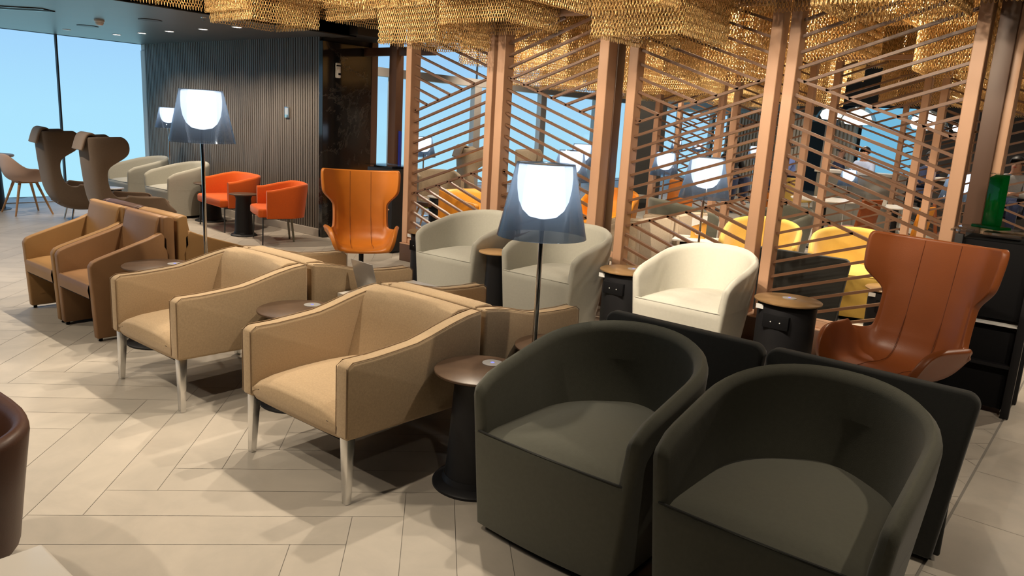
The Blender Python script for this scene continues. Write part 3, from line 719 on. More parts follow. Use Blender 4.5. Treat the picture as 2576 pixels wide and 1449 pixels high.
# far left corner by the windows
wing('mocha fabric wing chair nearest the window, with draped headrest pad', -10.62, 4.02, 172, M['mocha'], 'mocha wing chairs', thick=.07, pad=M['mochapad'], base='legs', deep=True)
wing('mocha fabric wing chair in front, draped headrest pad, just behind the caramel chairs', -9.23, 4.00, 172, M['mocha'], 'mocha wing chairs', thick=.07, pad=M['mochapad'], base='legs', deep=True)
tub('stone grey tub chair in the far corner against the window', -11.55, 5.30, 0, M['grey'], 'grey tub chairs by the ribbed wall')
tub('stone grey tub chair right of the one in the window corner', -10.45, 5.34, 0, M['grey'], 'grey tub chairs by the ribbed wall')
low_chair('wide orange low chair against the ribbed wall', -9.14, 5.32, -8, M['orange'], 'orange low chairs', W2=.44)
low_chair('smaller orange low chair nearest the marble end of the ribbed wall', -7.95, 5.26, -22, M['orange'], 'orange low chairs', W2=.33)
side_table('dark side table between the grey tub chair and wide orange chair', -9.83, 5.42, 'slim', group='side tables by the ribbed wall')
side_table('bronze-topped side table between the two orange low chairs', -8.50, 5.12, 'slim', group='side tables by the ribbed wall', r=.165)
side_table('small pale-topped drum table between the two mocha wing chairs', -9.95, 4.15, 'power', top=M['silver'], h=.48, group='side tables by the ribbed wall', r=.16)
lamp('small floor lamp behind the window corner tub chairs, half hidden by the tall lamp', -11.0, 5.45, 1.50, D=.36, group='smoked floor lamps')

# dining set by the window
t = thing('dining_chair', 'blush dining chair with wooden legs at the far left', 'dining chair', (-11.47, 3.70, 0), 182)
def dsh(u, v):
    a = (u-.5)*2*PI; b = abs(a)/PI
    rim = lerp(.80, .615, sm((b-.12)/.35)) if b < .6 else lerp(.615, .445, sm((b-.6)/.22))
    rr = .245*math.sin(min(1, v*1.15)*PI/2)**.8+.02*v
    return (rr*math.sin(a)*1.02, rr*math.cos(a)*(1.0 if b < .5 else .95), .432+(rim-.432)*v**2.6)
MB().grid(dsh, 32, 12).build('seat_shell', M['rose'], t, sub=1, solid=.016, angle=180)
for sx in (-1, 1):
    for sy in (-1, 1): MB().tube((sx*.10, sy*.10, .425), (sx*.235, sy*.225, 0), .019, .011).build('leg', M['oak'], t)
MB().box(-.12, .12, -.12, .12, .415, .435).build('leg_mount', M['oak'], t, 0.005)
t = thing('dining_table', 'round wooden dining table on a black drum base at the left edge', 'dining table', (-12.10, 3.42, 0), 0)
MB().lathe([(.35, .72), (.36, .73), (.36, .745), (.35, .75)], 48).build('tabletop', M['oak'], t)
MB().lathe([(.215, .0), (.205, .3), (.19, .72)], 40).build('pedestal', M['black'], t)
MB().lathe([(.28, 0), (.28, .008), (.25, .012)], 40).build('base', M['graphite'], t)

# near left corner: leather chair arm and a marble table corner cut by the frame
low_chair('dark brown leather chair cut off by the left edge of the picture', -2.63, .44, 0, M['maroon'], None, 'lounge_chair', W2=.37, top=.615, seatz=.36, legs='wood')
t = thing('coffee_table', 'pale pink stone table corner at the bottom left', 'coffee table', (-1.65, .29, 0), 0)
MB().box(-.32, .32, -.32, .32, .42, .45).build('tabletop', M['stone'], t, 0.010, 3)
MB().box(-.24, .24, -.24, .24, 0, .42).build('base', M['soft_black'], t)

# ------------------------------------------------------------------ slatted screens
YS = 5.72
plinth = MB().box(-6.19, -.66, YS-.10, YS+.14, 0, .19).build('screen_plinth', M['darkwood'], None, 0.006)
MB().box(-6.19, -.66, YS-.10, YS+.14, .19, .20).build('plinth_lit_top', M['wood'], plinth, 0.002)  # light on the plinth top, put into a paler wood colour
tag(plinth, 'brown timber plinth running under the slatted screens', 'plinth')
G = 'slatted screens behind the tub chairs'
screen_panel('leftmost slatted screen behind the first grey tub chair, next to the tan wing chair', -6.11, -5.045, YS, True, 2.52, .20, G, pw=.080, pd=.14)
screen_panel('slatted screen second from the left, behind the bright centre lamp', -4.825, -3.765, YS, False, 2.52, .20, G, pw=.095, pd=.14)
screen_panel('slatted screen third from the left, behind the ivory tub chair', -3.385, -2.285, YS, True, 2.52, .20, G, pw=.085, pd=.12)
screen_panel('slatted screen at the right, behind the cognac wing chair', -2.065, -.970, YS, False, 2.52, .20, G, pw=.080, pd=.12)
t = thing('timber_partition', 'dark timber tie frame joining the two middle slatted screens', 'partition', (-3.55, YS+.13, 0), 0)
for z in (.42, 2.30): MB().box(-.17, .06, -.05, .0, z, z+.05).build('rail', M['wood'], t, 0.003)
MB().box(-.0, .06, -.06, .06, .0, 2.6).build('post', M['darkwood'], t, 0.004)
MB().box(-.20, -.11, -.06, .06, .0, 2.6).build('post', M['darkwood'], t, 0.004)
t = thing('timber_post', 'dark square timber post right of the slatted screens', 'post', (-.795, YS+.02, 0), 0)
MB().box(-.055, .05, -.085, .12, 0.2, 3.3).build('dark_post', M['darkwood'], t, 0.004)
MB().box(.05, .10, -.05, .11, 0.2, 3.3).build('light_post', M['wood'], t, 0.004)
t = thing('timber_partition', 'dark timber frame with a cross rail beside the black marble', 'partition', (-7.27, 6.48, 0), 0)
for x in (.0,): MB().box(x-.065, x+.065, -.06, .06, 0, 3.2).build('post', M['darkwood'], t, 0.004)
MB().box(-.585, .66, -.03, .03, 2.28, 2.38).build('rail', M['darkwood'], t, 0.004)
MB().box(-.585, .66, -.03, .03, .50, .55).build('rail', M['darkwood'], t, 0.004)
MB().box(.066, .09, .0, .03, .3, 1.38).build('blue_edge', M['bluepanel'], t)
t = thing('cabinet', 'black slim cabinet with a tray top beside the leftmost screen', 'cabinet', (-6.75, 5.95, 0), 0)
MB().box(-.22, .22, -.15, .15, .02, .97).build('body', M['black'], t, 0.005)
MB().box(-.24, .24, -.17, .17, .995, 1.005).build('tray', M['clear'], t)
for sx in (-.16, .16): MB().box(sx-.03, sx+.03, -.08, .08, .97, .996).build('tray_support', M['soft_black'], t)
MB().box(-.18, .18, -.16, -.15, .50, .515).build('shelf_edge', M['wood'], t)
t = thing('display_stand', 'tall black display stand at the right edge holding the green glass', 'stand', (-.58, 5.38, 0), 0)
for x in (-.20, .20):
    for y in (-.18, .18): MB().box(x-.022, x+.022, y-.022, y+.022, 0, 1.06).build('post', M['black'], t, 0.003)
MB().box(-.185, .185, -.15, .18, .58, 1.04).build('upper_cabinet', M['soft_black'], t, 0.003)
MB().box(-.185, .185, -.15, .18, .04, .52).build('lower_cabinet', M['soft_black'], t, 0.003)
MB().box(-.20, .20, -.19, .19, .548, .558).build('shelf', M['white'], t, 0.002)  # white stands in for light catching the shelf edge
MB().box(-.185, .185, -.195, -.15, .30, .32).build('drawer_rail', M['black'], t)
MB().box(-.10, .10, -.06, .06, 1.058, 1.075).build('top_support', M['darkwood'], t)
MB().box(-.25, .25, -.21, .21, 1.075, 1.088).build('top', M['clear'], t, 0.003)
g = thing('glass_award', 'upright green glass block on the black stand', 'ornament', (-.66, 5.44, 1.089), -30)
MB().box(-.095, .095, -.05, .05, 0, .018).build('base', M['greenglass'], g, 0.004)
MB().prism([(-.022, .018), (-.026, .31), (.026, .33), (.030, .018)], -.050, .045).build('glass_block', M['greenglass'], g, 0.006)
MB().box(-.053, .048, -.027, .028, .328, .336).build('clear_cap', M['clear'], g, 0.002)

# ------------------------------------------------------------------ ceiling fittings on the low ceiling
def downlight(label, x, y, z, r=.045, group='recessed downlights', on=True):
    t = thing('downlight', label, 'downlight', (x, y, z), 0, group)
    MB().lathe([(r, -.001), (r+.012, -.006), (r+.014, 0)], 24, cap=False).build('trim_ring', M['white'], t)
    MB().lathe([(r, -.004), (r, -.002)], 24).build('lens', M['spot_glow'], t)
LB = ['nearest the chain canopy above the marble end', 'second from the chain canopy', 'in the middle of the row of five', 'second from the windows', 'nearest the windows']
for x, s in zip(DOWN, LB): downlight('recessed downlight over the ribbed wall, '+s, x, 4.93, 2.45)
t = thing('smoke_detector', 'white dome smoke detector on the grey ceiling', 'detector', (-9.58, 3.98, 2.45), 0)
MB().lathe([(.055, 0), (.055, -.018), (.046, -.024)], 28).build('base', M['white'], t)
MB().lathe([(.046, -.024), (.046, -.036), (.036, -.056), (.02, -.062)], 28).build('dome', M['white'], t)
for x, y, s in ((-8.8, 4.2, 'nearer the middle of the room'), (-10.55, 4.24, 'beside the smoke detector, nearer the windows')):
    t = thing('ceiling_speaker', 'round flush ceiling speaker '+s, 'speaker', (x, y, 2.45), 0, 'round ceiling speakers')
    MB().lathe([(.115, 0), (.112, -.006)], 36).build('grille', M['graphite'], t); MB().lathe([(.115, 0), (.123, -.005), (.125, 0)], 36, cap=False).build('rim', M['black'], t)
t = thing('sprinkler', 'tiny sprinkler head near the black bulkhead', 'sprinkler', (-7.83, 4.3, 2.45), 0)
MB().lathe([(.028, 0), (.026, -.006), (.006, -.008), (.006, -.03), (.018, -.032), (.018, -.034)], 16).build('head', M['chrome'], t)
t = thing('ceiling_disc', 'small white cover disc on the ceiling near the windows', 'cover plate', (-11.5, 4.35, 2.45), 0)
MB().lathe([(.055, 0), (.05, -.008)], 24).build('disc', M['white'], t)
t = thing('air_vent', 'rectangular slot air vent in the grey ceiling at the upper left', 'vent', (-9.45, 3.12, 2.45), 39)
MB().box(-.32, .32, -.11, .11, -.004, 0).build('backing', M['soft_black'], t)
MB().box(-.32, .32, -.11, -.095, -.012, -.002).build('rim', M['alu'], t); MB().box(-.32, .32, .095, .11, -.012, -.002).build('rim', M['alu'], t)
for k in range(4): MB().box(-.31, .31, -.07+.045*k, -.055+.045*k, -.010, -.003).build('slat', M['graphite'], t)
t = thing('wall_sensor', 'white motion sensor on the black marble', 'sensor', (-7.875, 6.05, 2.07), 0)
MB().box(0, .035, -.035, .035, -.09, .09).build('housing', M['white'], t, 0.012, 3)
MB().box(.030, .038, -.032, .032, .048, .062).build('slot', M['soft_black'], t); MB().lathe([(.018, -.012), (.018, .012)], 20, cx=.034, cy=.012).build('eye', M['soft_black'], t, loc=(0, 0, -.045))
t = thing('thermostat', 'small silver wall control on the ribbed wall', 'wall control', (-8.63, 5.853, 1.53), 0)
MB().box(-.045, .045, -.02, 0, -.07, .07).build('casing', M['alu'], t, 0.004); MB().box(-.035, .035, -.022, -.02, -.03, .055).build('display', M['silver'], t)

# ------------------------------------------------------------------ gold chain canopy
def chain_mesh(name, w, d, h, step=.028, fill=None, seed=0):
    """curtain of interlocked links hung round a rectangle w x d, from z=0 down to -h"""
    rg = random.Random(seed); L, B, R = .038, .023, .0040; pitch = .029
    base = []; N = 8
    for k in range(N):
        a = 2*PI*k/N; cz, cx = math.sin(a)*L/2, math.cos(a)*B/2
        for q in range(3):
            b = 2*PI*q/3+PI/2; base.append((cx+R*math.cos(b)*math.cos(a), R*math.sin(b), cz+R*math.cos(b)*math.sin(a)))
    base = np.array(base); fb = []
    for k in range(N):
        for q in range(3):
            fb.append((k*3+q, k*3+(q+1) % 3, ((k+1) % N)*3+(q+1) % 3, ((k+1) % N)*3+q))
    fb = np.array(fb)
    pos = []
    nx, ny = int(w/step), int(d/step)
    per = [(-w/2+i*step, -d/2, 0) for i in range(nx+1)] + [(-w/2+i*step, d/2, 0) for i in range(nx+1)] + [(-w/2, -d/2+i*step, PI/2) for i in range(1, ny)] + [(w/2, -d/2+i*step, PI/2) for i in range(1, ny)]
    m = int(h/pitch)
    V = []; F = []; o = 0
    for (x, y, a) in per:
        z0 = -L/2-rg.random()*.008
        tw = a+PI/4+rg.uniform(-.25, .25)
        for k in range(m):
            an = tw+(PI/2 if k % 2 else 0); c, s = math.cos(an), math.sin(an)
            v = np.empty_like(base); v[:, 0] = base[:, 0]*c-base[:, 1]*s+x; v[:, 1] = base[:, 0]*s+base[:, 1]*c+y; v[:, 2] = base[:, 2]+z0-k*pitch
            V.append(v); F.append(fb+o); o += len(base)
    me = bpy.data.meshes.new(name); me.from_pydata(np.concatenate(V).tolist(), [], np.concatenate(F).tolist()); me.shade_smooth()
    me.materials.append(M['gold']); return me
CW = .74
CH = {h: chain_mesh('chain_curtain', CW, CW, h, seed=int(h*100)) for h in (.60, .75, .85, .95, 1.08, 1.25)}
FRM = MB().box(-CW/2, CW/2, -CW/2, CW/2, 0, .02)
def frame_me():
    o = FRM.build('x', M['darkwood'], None, smooth=False); me = o.data; bpy.data.objects.remove(o); return me
FM = frame_me()
def chain_block(bx, by, h, label, top=3.3, group='gold chain curtain blocks'):
    t = thing('chain_curtain_block', label, 'chain curtain', (x, y, top), 0, group)
    c = bpy.data.objects.new('chain_curtain', CH[h]); COL.objects.link(c); c.parent = t; c['kind'] = 'stuff'
    f = bpy.data.objects.new('hanging_frame', FM); COL.objects.link(f); f.parent = t
    MB_ = bpy.data.objects.new('hanger', HM); COL.objects.link(MB_); MB_.parent = t
_h = MB().box(-.012, .012, -.012, .012, .02, .30).build('x', M['black'], None, smooth=False); HM = _h.data; bpy.data.objects.remove(_h)
BL = {}
rg = random.Random(5)
xs = [-6.97+.80*i for i in range(11)]
ys = [3.68, 4.475, 5.265] + [6.40+.80*i for i in range(4)] + [10.15+.80*i for i in range(4)]
SPECIAL = {(0, 0): .85, (0, 1): .95, (1, 1): .75, (2, 1): .60, (3, 1): .75, (1, 2): .85, (2, 2): 1.08, (3, 2): .95, (4, 2): .75, (5, 2): 1.08, (6, 2): .85, (7, 2): .95, (8, 2): .85}
def seen(x, y, z):
    d = Vector((x, y, z-1.55)); k = d.dot(_F)
    return (1288+1900*d.dot(_R)/k, 724-1900*d.dot(_U)/k) if k > .1 else (0, -9999)
lampcells = [(sx, sy) for (sx, sy) in ((-5.0, 7.9), (-3.2, 7.3), (-1.9, 7.3), (-4.4, 10.6), (-6.6, 12.2), (-2.6, 11.2))]
count = 0
for j, y in enumerate(ys):
    for i, x in enumerate(xs):
        h = rg.choice((.60, .75, .85, .95, 1.08, 1.25, 1.25, 0) if y > 6 else (.60, .75, .85, .95))
        h = SPECIAL.get((i, j), h)
        if (i, j) == (1, 0): continue
        bx, by = (x, y)
        if (i, j) == (0, 0): bx, by, h = -6.70, 3.72, .85
        pts = [seen(bx+a*.37, by+b*.37, 3.3-h) for a in (-1, 1) for b in (-1, 1)]
        if max(p[1] for p in pts) < -60: continue
        if max(p[0] for p in pts) < 300 or min(p[0] for p in pts) > 2750: continue
        if h == 0 or (j == 3 and i == 0): continue
        if any(abs(x-sx) < .42 and abs(y-sy) < .42 for sx, sy in lampcells): continue
        front = y < 5.6
        lab = 'gold chain curtain block hanging in front of the slatted screens' if front else ('gold chain curtain block hanging just behind the slatted screens' if y < 9 else 'distant gold chain curtain block over the far seats')
        if (i, j) == (0, 1): lab = 'leftmost gold chain curtain block, hanging below the black bulkhead'
        chain_block(bx, by, h, lab, group=('gold chain blocks in front of the screens' if front else 'gold chain blocks behind the screens' if y < 9 else 'distant gold chain blocks') if (i, j) != (0, 1) else None)
        count += 1
print('chain blocks', count)

# ------------------------------------------------------------------ seating behind the screens
armchair('amber leather armchair behind the leftmost slatted screen', -6.25, 7.0, 78, M['amber'])
t = low_chair('pale low chair with lime green underside behind the leftmost screen', -7.95, 7.95, 60, M['beige2'], None, 'low_chair', W2=.34, legs='wood', top=.82)
MB().box(-.26, .26, -.24, .18, .285, .318).build('seat_pan', M['lime'], t, 0.008)
wing('taupe wing chair behind the leftmost screen with headrest pad', -8.15, 9.15, 150, M['beige2'], 'taupe wing chairs by the far windows', thick=.06, pad=M['mochapad'], base='legs', deep=True)
wing('taupe wing chair seen between the two left screens above the bright lamp', -7.85, 10.25, 120, M['beige2'], 'taupe wing chairs by the far windows', thick=.06, base='legs', deep=True)
lamp('floor lamp against the windows at the left post of the first screen', -8.85, 8.50, 1.27, group='smoked floor lamps')
lamp('floor lamp with two-tone glow right behind the second screen', -4.52, 6.42, 1.32, group='smoked floor lamps')
lamp('farther floor lamp peeking above the lamp behind the second screen', -5.30, 7.75, 1.36, D=.34, group='smoked floor lamps')
side_table('dark side table with pale top behind the leftmost screen', -7.35, 7.45, 'power', top=M['stone'], group='side tables behind the screens')
tub('amber leather tub chair between the second and third screens', -5.45, 8.75, 20, M['amber'])
armchair('taupe armchair just behind the post pair of the middle screens', -4.02, 6.72, -90, M['beige2'], 'taupe armchairs behind the third screen')
armchair('taupe armchair farther back behind the third screen', -4.05, 7.56, -90, M['beige2'], 'taupe armchairs behind the third screen')
tub('mustard tub chair behind the right half of the third screen', -2.80, 7.35, 15, M['yellow'], 'mustard tub chairs')
tub('mustard tub chair behind the right screen, left of the cognac wing chair', -1.95, 7.38, 15, M['yellow'], 'mustard tub chairs')
flat_back('charcoal chair turned away just behind the right slatted screen', -2.05, 6.46, 180, M['dgreen'], w=.85, back=.665)
side_table('bronze-topped cabinet table behind the right screen beside the wing chair', -1.30, 6.28, 'power', h=.48, group='side tables behind the screens', disc=(0, 0))
tub('dark grey-green tub chair behind the bottom of the third screen post', -3.25, 9.05, -20, M['green'], 'dark green tub chairs in the back area')
tub('dark green tub chair behind the large lamp of the third screen', -4.35, 8.55, 150, M['green'], 'dark green tub chairs in the back area')
side_table('low bronze side table beside the dark grey-green tub chair', -2.45, 8.65, 'power', group='side tables behind the screens')
t = thing('coffee_table', 'small pale square table with a menu card behind the third screen', 'coffee table', (-3.385, 7.12, 0), 20)
MB().box(-.22, .22, -.20, .20, .495, .515).build('tabletop', M['stone'], t, 0.004); MB().box(-.15, .15, -.12, .12, 0, .495).build('base', M['soft_black'], t)
t = thing('menu_card', 'orange and white folded menu card standing on the small pale table', 'menu card', (-3.395, 7.17, .516), 25)
for k, sy in enumerate((-1, 1)):
    MB().loft([[(-.075, sy*.04, 0), (.075, sy*.04, 0), (.075, sy*.038, .002), (-.075, sy*.038, .002)], [(-.075, sy*.002, .23), (.075, sy*.002, .23), (.075, 0, .23), (-.075, 0, .23)]]).build('card_panel', M['cardorange'], t)
c = MB().loft([[(-.075, -.0225, .115), (.075, -.0225, .175), (.075, -.0032, .231), (-.075, -.0032, .231)], [(-.075, -.0238, .115), (.075, -.0238, .175), (.075, -.0045, .231), (-.075, -.0045, .231)]]).build('white_corner', M['cardwhite'], t)
for cx in (-.012, .012): MB().path([(cx+.022*math.cos(a*PI/8), -.040+.0385*(.055+.022*math.sin(a*PI/8))/.23-.002, .055+.022*math.sin(a*PI/8)) for a in range(17)], .0025, 5).build('printed_ring', M['cardwhite'], t)
lamp('large floor lamp with clear smoked shade behind the third screen', -3.12, 6.62, 1.35, D=.47, group='smoked floor lamps')
lamp('mid-distance floor lamp behind the left half of the third screen', -5.05, 9.40, 1.29, group='smoked floor lamps')
lamp('far floor lamp before the windows, left of two small ones', -11.0, 21.1, 1.36, group='smoked floor lamps')
lamp('far floor lamp before the windows, right of two small ones', -10.4, 21.3, 1.36, group='smoked floor lamps')
lamp('far floor lamp near the bar, seen beside the third screen post', -7.2, 17.8, 1.36, group='smoked floor lamps')
lamp('slim bright floor lamp beside the right dark timber post', -1.55, 9.75, 1.31, group='smoked floor lamps')

# second line of screens farther back
G2 = 'distant slatted screens'
LBS = ['distant slatted screen behind the third near screen, left one', 'distant slatted screen behind the third near screen post', 'distant slatted screen behind the right near screen', 'distant slatted screen behind the dark timber post']
for (a, b, u), lb in zip(((-5.27, -4.42, False), (-4.14, -3.29, True), (-2.93, -2.03, False), (-1.78, -.80, True)), LBS):
    screen_panel(lb, a, b, 9.55, u, 2.5, 0.0, G2, pw=.075, pd=.10)
screen_panel('distant slatted screen at the right edge behind the stand', -.55, .55, 9.55, False, 2.5, 0.0, G2, pw=.075, pd=.10)
for x0, x1, u, lb in ((-6.9, -5.9, True, 'farthest slatted screen left of the bar'), (-3.0, -2.1, True, 'farthest slatted screen right of the grey bar counter')):
    screen_panel(lb, x0, x1, 13.3, u, 2.4, 0.0, 'farthest slatted screens', pw=.07, pd=.10)

# small leather chairs and cafe tables in the back
def cafe_chair(label, x, y, rz, m, group): 
    t = thing('cafe_chair', label, 'chair', (x, y, 0), rz, group)
    MB().loft([[(-.21, -.20, z), (.21, -.20, z), (.22, .20, z), (-.22, .20, z)] for z in (.41, .47)]).build('seat', m, t, 0.015, 3)
    MB().loft([[(-.20, .17+k, z), (.20, .17+k, z), (.20, .21+k, z), (-.20, .21+k, z)] for z, k in ((.45, 0), (.65, .03), (.86, .07))]).build('backrest', m, t, 0.012, 3)
    for sx in (-1, 1):
        for sy in (-1, 1): MB().tube((sx*.17, sy*.17, .41), (sx*.20, sy*.21, 0), .014, .010).build('leg', M['oak'], t)
    return t
def cafe_table(label, x, y, r=.38, h=.73, top=None, group='round cafe tables in the back'):
    t = thing('cafe_table', label, 'table', (x, y, 0), 0, group)
    MB().lathe([(r-.01, h-.02), (r, h-.01), (r-.005, h)], 40).build('tabletop', top or M['stone'], t); MB().lathe([(.04, .02), (.04, h-.02)], 20).build('post', M['black'], t); MB().lathe([(.24, 0), (.22, .02), (.04, .03)], 32).build('base', M['black'], t)
    return t
GC = 'leather cafe chairs in the back'
cafe_chair('orange leather cafe chair just above the cognac wing chair top', -2.15, 10.15, -100, M['amber'], GC)
cafe_chair('dark tan cafe chair left of the orange one above the wing chair', -2.85, 10.55, -110, M['cognac'], GC)
cafe_chair('cognac cafe chair between the distant screen posts', -1.75, 11.10, 100, M['cognac'], GC)
cafe_chair('tan cafe chair behind the mid-distance lamp', -5.30, 10.30, 10, M['tanleather'], GC)
cafe_chair('tan cafe chair below the far lamps behind the third screen', -3.85, 10.35, 170, M['tanleather'], GC)
cafe_chair('yellow cafe chair below the seated person in blue', -5.00, 14.6, 160, M['yellow'], GC)
cafe_table('round pale cafe table in front of the grey stone counter', -3.55, 11.6, .48)
cafe_table('round pale cafe table beside the orange cafe chairs', -2.55, 11.5, .36)
cafe_table('pale cafe table beside the mid-distance lamp', -5.75, 9.8, .30, .62)
t = thing('cup', 'white cup on the pale table beside the orange cafe chairs', 'cup', (-2.68, 11.35, .731), 0); MB().lathe([(.025, 0), (.04, .05), (.042, .085), (.036, .085), (.032, .02)], 20).build('bowl', M['white'], t)

# bar counter, pendants and back walls
t = thing('bar_counter', 'grey stone bar counter with pale edge behind the right screen', 'counter', (-4.0, 14.75, 0), 0)
MB().box(-.72, .66, -.02, .5, 0, 1.0).build('front', M['counter'], t, 0.004)
MB().box(-.76, .72, -.06, .55, 1.0, 1.05).build('worktop', M['stone'], t, 0.004)
MB().box(.62, .72, -.06, .5, 0, 1.0).build('end_panel', M['stone'], t, 0.004)
t = thing('bar_counter', 'second dark bar counter farther right with pale top', 'counter', (-1.6, 15.6, 0), 0)
MB().box(-1.3, 2.4, 0, .55, 0, .98).build('front', M['darkwall'], t, 0.004); MB().box(-1.35, 2.45, -.05, .6, .98, 1.03).build('worktop', M['stone'], t, 0.004)
lamp('small glowing lamp right in front of the grey stone counter', -4.02, 14.3, 1.10, D=.36, group='smoked floor lamps')
def pendant(label, x, y, z, r):
    t = thing('pendant_lamp', label, 'pendant lamp', (x, y, z), 0, 'white dome pendant lamps')
    MB().lathe([(r, 0), (r*.97, r*.25), (r*.82, r*.6), (r*.5, r*.88), (r*.12, r), (.01, r*1.02)], 32, cap=False).build('dome', M['clear'], t)
    MB().lathe([(.01, r*.05), (r*.55, r*.10), (r*.72, r*.35), (r*.6, r*.65), (r*.2, r*.85), (.01, r*.88)], 28).build('glow', M['pendant_glow'], t)
    MB().tube((0, 0, r), (0, 0, 3.6-z), .008).build('cord', M['black'], t)
pendant('white dome pendant lamp over the grey stone counter', -4.0, 14.2, 1.85, .33)
pendant('large white dome pendant lamp above the distant right screen posts', -3.05, 14.9, 1.83, .36)
pendant('white dome pendant lamp left of the others beside a far post', -5.1, 16.3, 1.98, .30)
pendant('small white pendant lamp right of the large domes', -2.75, 16.4, 1.86, .22)
pendant('small bright pendant lamp at the right edge', -1.15, 16.5, 2.05, .2)
def ribs(name, x0, x1, y, z0, z1, m, label):
    s = MB(); x = x0
    while x < x1: s.box(x, x+.05, y-.04, y+.02, z0, z1); x += .09
    s.box(x0, x1, y, y+.1, z0, z1); o = s.build(name, m, None, smooth=False); struct(o, label)
ribs('wall_ribbed_pale', -9.2, -7.0, 20.5, 0, 2.2, M['pale_rib'], 'pale ribbed panel behind the bar')
ribs('wall_ribbed_dark', -5.9, -5.2, 18.6, 0, 2.3, M['pale_rib'], 'pale ribbed screen wall')
struct(MB().box(-9.6, 4.5, 25.0, 25.15, 0, 2.1).build('wall_bar_back', M['darkwall'], None, smooth=False))
struct(MB().box(-9.6, 6.4, 17.5, 17.6, 2.35, 3.6).build('trim_soffit', M['dark_ceil'], None, smooth=False))
struct(MB().box(-3.8, 5.0, 18.2, 18.35, 0, 2.4).build('wall_bottles', M['darkwall'], None, smooth=False))
p = MB().box(-5.0, -3.9, 18.25, 18.27, .9, 2.35).build('window_90', emit('backlit_blue_pane', (0.20, 0.55, 0.80), 0.9), None, smooth=False); struct(p, 'lit blue window pane behind the bar')
t = thing('column', 'dark square column between the second and third screens', 'column', (-8.0, 13.9, 0), 39)
MB().box(-.35, .35, -.35, .35, 0, 3.3).build('shaft', M['graphite'], t, 0.004); MB().box(-.37, .37, -.37, .37, 0, .12).build('base', M['black'], t)
t = thing('fire_alarm_point', 'tiny red fire alarm point on a post behind the third screen', 'alarm', (-7.60, 13.73, 1.55), 39); MB().box(-.04, .04, -.03, .03, -.06, .06).build('casing', M['red'], t, 0.004); MB().box(-.02, .02, -.034, -.03, -.02, .02).build('button', M['white'], t)
# shelf of bottles on the dark back wall at the right edge
t = thing('wall_shelf', 'long back-bar shelf at the right edge', 'shelf', (-.6, 18.0, 1.62), 0); MB().box(-1.1, 2.2, -.14, .18, 0, .025).build('board', M['oak'], t); MB().box(-1.1, 2.2, .15, .18, -.3, 0).build('back_rail', M['darkwood'], t)
bt = None
for k in range(12):
    x = -1.6+.22*k
    if bt is None:
        bt = thing('bottle', 'glass bottle on the back-bar shelf', 'bottle', (x, 18.0, 1.646), 0, 'bottles on the back-bar shelf')
        MB().lathe([(.04, 0), (.042, .18), (.016, .23), (.015, .30)], 14).build('body', M['clear'], bt); MB().lathe([(.017, .30), (.017, .33)], 12).build('cap', M['soft_black'], bt)
    else: dup(bt, (x, 18.0, 1.646))

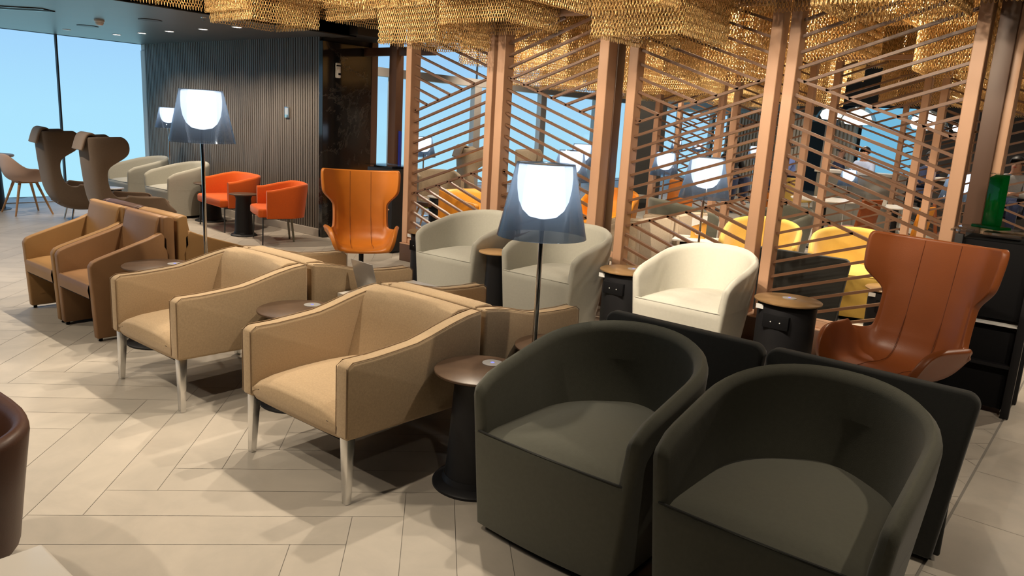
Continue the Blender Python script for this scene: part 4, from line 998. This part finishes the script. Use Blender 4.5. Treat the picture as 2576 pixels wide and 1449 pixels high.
# ------------------------------------------------------------------ people at the bar
def person(label, x, y, rz, top_m, hair=True, seat=.62, lean=.10, arms='fwd', mask=False, tall=1.0):
    t = thing('person', label, 'person', (x, y, 0), rz)
    V = []; Ed = []; Rr = []
    def pt(p, r, par=None):
        V.append(p); Rr.append(r)
        if par is not None: Ed.append((par, len(V)-1))
        return len(V)-1
    s = seat
    pel = pt((0, 0, s+.08), .15); sp = pt((0, -lean*.3, s+.26), .14, pel); ch = pt((0, -lean*.7, s+.44), .155, sp); nk = pt((0, -lean, s+.60), .062, ch); hd = pt((0, -lean-.02, s+.70), .085, nk); ht = pt((0, -lean-.015, s+.79), .090, hd)
    hands = []
    for sx in (-1, 1):
        sh = pt((sx*.17, -lean*.8, s+.51), .066, ch); el = pt((sx*.25, -lean-.10, s+.24), .045, sh)
        wr = pt((sx*.12, -lean-.32, s+.28), .030, el); pa = pt((sx*.085, -lean-.39, s+.285), .034, wr)
        for k, (dx, L) in enumerate(((-.024, .065), (-.008, .075), (.008, .072), (.024, .058))):
            a = pt((sx*.085+dx, -lean-.43, s+.28), .0095, pa); pt((sx*.085+dx, -lean-.43-L*.7, s+.262), .0085, a)
        a = pt((sx*.055, -lean-.385, s+.30), .011, pa); pt((sx*.035, -lean-.42, s+.305), .009, a)
        hp = pt((sx*.10, -.03, s+.06), .092, pel); kn = pt((sx*.15, -.45, s+.07), .066, hp); an = pt((sx*.15, -.40, max(.12, s-.38)), .042, kn); pt((sx*.15, -.52, max(.08, s-.42)), .038, an)
    me = bpy.data.meshes.new('body'); me.from_pydata(V, Ed, []); o = bpy.data.objects.new('body', me); COL.objects.link(o); o.parent = t; me.materials.append(M['skin'])
    m = o.modifiers.new('skin', 'SKIN'); m.use_smooth_shade = True
    for i, r in enumerate(Rr): me.skin_vertices[0].data[i].radius = (r, r)
    me.skin_vertices[0].data[0].use_root = True
    o.modifiers.new('sub', 'SUBSURF').render_levels = 1
    hx, hy, hz = 0, -lean-.02, s+.76
    b = MB(); b.sqbar((0, hy-.085, hz+.0), (0, hy-.108, hz-.035), (.016, .012), (.026, .02)); 
    b.build('nose', M['skin'], o, 0.003)
    for sx in (-1, 1):
        MB().lathe([(.001, -.008), (.009, -.004), (.009, .004), (.001, .008)], 10).build('eye', M['hair'], o, loc=(sx*.032, hy-.085, hz+.012))
        MB().lathe([(.001, -.03), (.018, -.015), (.02, .01), (.001, .03)], 10).build('ear', M['skin'], o, loc=(sx*.092, hy+.01, hz))
    MB().box(-.024, .024, hy-.092, hy-.082, hz-.062, hz-.054).build('mouth', M['red'], o, 0.002)
    def hf(u, v):
        a = u*2*PI; e = lerp(.02, 1.0, v); fr = max(0, -math.cos(a-PI/2+PI/2+PI/2)); zz = math.cos(e*1.75*(.62 if math.sin(a) < -.35 else 1))*.112
        rr = math.sin(min(PI/2, e*1.75*(.62 if math.sin(a) < -.35 else 1)))*.104
        return (rr*math.cos(a), hy+.012+rr*1.05*math.sin(a), hz+.015+zz)
    MB().grid(hf, 20, 8).build('hair', M['hair'], t, solid=.012, angle=180)
    # clothing: a shirt that follows torso and arms
    V2 = [(0, .01, s+.0), (0, -lean*.3, s+.26), (0, -lean*.7, s+.44), (0, -lean, s+.575)]; E2 = [(0, 1), (1, 2), (2, 3)]; R2 = [.165, .158, .172, .075]
    for sx in (-1, 1):
        k = len(V2); V2 += [(sx*.18, -lean*.8, s+.515), (sx*.253, -lean-.10, s+.24), (sx*.15, -lean-.27, s+.274)]; E2 += [(2, k), (k, k+1), (k+1, k+2)]; R2 += [.082, .060, .046]
    me = bpy.data.meshes.new('shirt'); me.from_pydata(V2, E2, []); q = bpy.data.objects.new('shirt', me); COL.objects.link(q); q.parent = t; me.materials.append(top_m)
    m = q.modifiers.new('skin', 'SKIN'); m.use_smooth_shade = True
    for i, r in enumerate(R2): me.skin_vertices[0].data[i].radius = (r, r)
    q.modifiers.new('sub', 'SUBSURF').render_levels = 1
    me = bpy.data.meshes.new('trousers')
    V3 = [(0, 0, s+.06)]; E3 = []; R3 = [.16]
    for sx in (-1, 1):
        k = len(V3); V3 += [(sx*.10, -.03, s+.05), (sx*.15, -.45, s+.07), (sx*.15, -.40, max(.16, s-.34))]; E3 += [(0, k), (k, k+1), (k+1, k+2)]; R3 += [.105, .080, .058]
    me.from_pydata(V3, E3, []); q = bpy.data.objects.new('trousers', me); COL.objects.link(q); q.parent = t; me.materials.append(M['navy'])
    m = q.modifiers.new('skin', 'SKIN'); m.use_smooth_shade = True
    for i, r in enumerate(R3): me.skin_vertices[0].data[i].radius = (r, r)
    if mask: MB().grid(lambda u, v: (.075*math.sin((u-.5)*2.4), hy-.02-.085*math.cos((u-.5)*2.4)-.012*(1-abs(2*v-1)), hz-.09+.075*v), 10, 4).build('face_mask', M['soft_black'], t, solid=.004)
    return t
def stool(label, x, y, h):
    t = thing('bar_stool', label, 'stool', (x, y, 0), 0, 'dark bar stools')
    MB().lathe([(.17, h-.05), (.19, h-.02), (.17, h)], 24).build('seat', M['soft_black'], t); MB().tube((0, 0, .02), (0, 0, h-.05), .03).build('post', M['black'], t); MB().lathe([(.22, 0), (.2, .02), (.03, .03)], 24).build('base', M['black'], t)
PP = [('person in a light blue shirt seated facing this way behind the grey counter', -4.55, 18.0-.7, -15, M['ltblue'], False), ('person in a blue shirt and black face mask seated looking down', -5.75, 16.2, -50, M['blue'], True),
      ('person in black standing left of the masked one, behind a timber post', -6.70, 15.2, 60, M['blackcloth'], False), ('person in dark navy seen from the side, left of the light blue shirt', -5.45, 18.15, 100, M['navy'], False),
      ('person in dark blue between two distant screen posts', -3.35, 16.9, 70, M['navy'], False), ('grey-clad person at the far right edge behind the slats', -1.60, 15.1, -10, M['greycloth'], False)]
for lb, x, y, rz, mm, mk in PP:
    person(lb, x, y, rz, mm, mask=mk); stool('dark bar stool carrying the '+lb.split(',')[0].replace(' seated facing this way behind the grey counter', '').replace(' seated looking down', ''), x, y, .525)
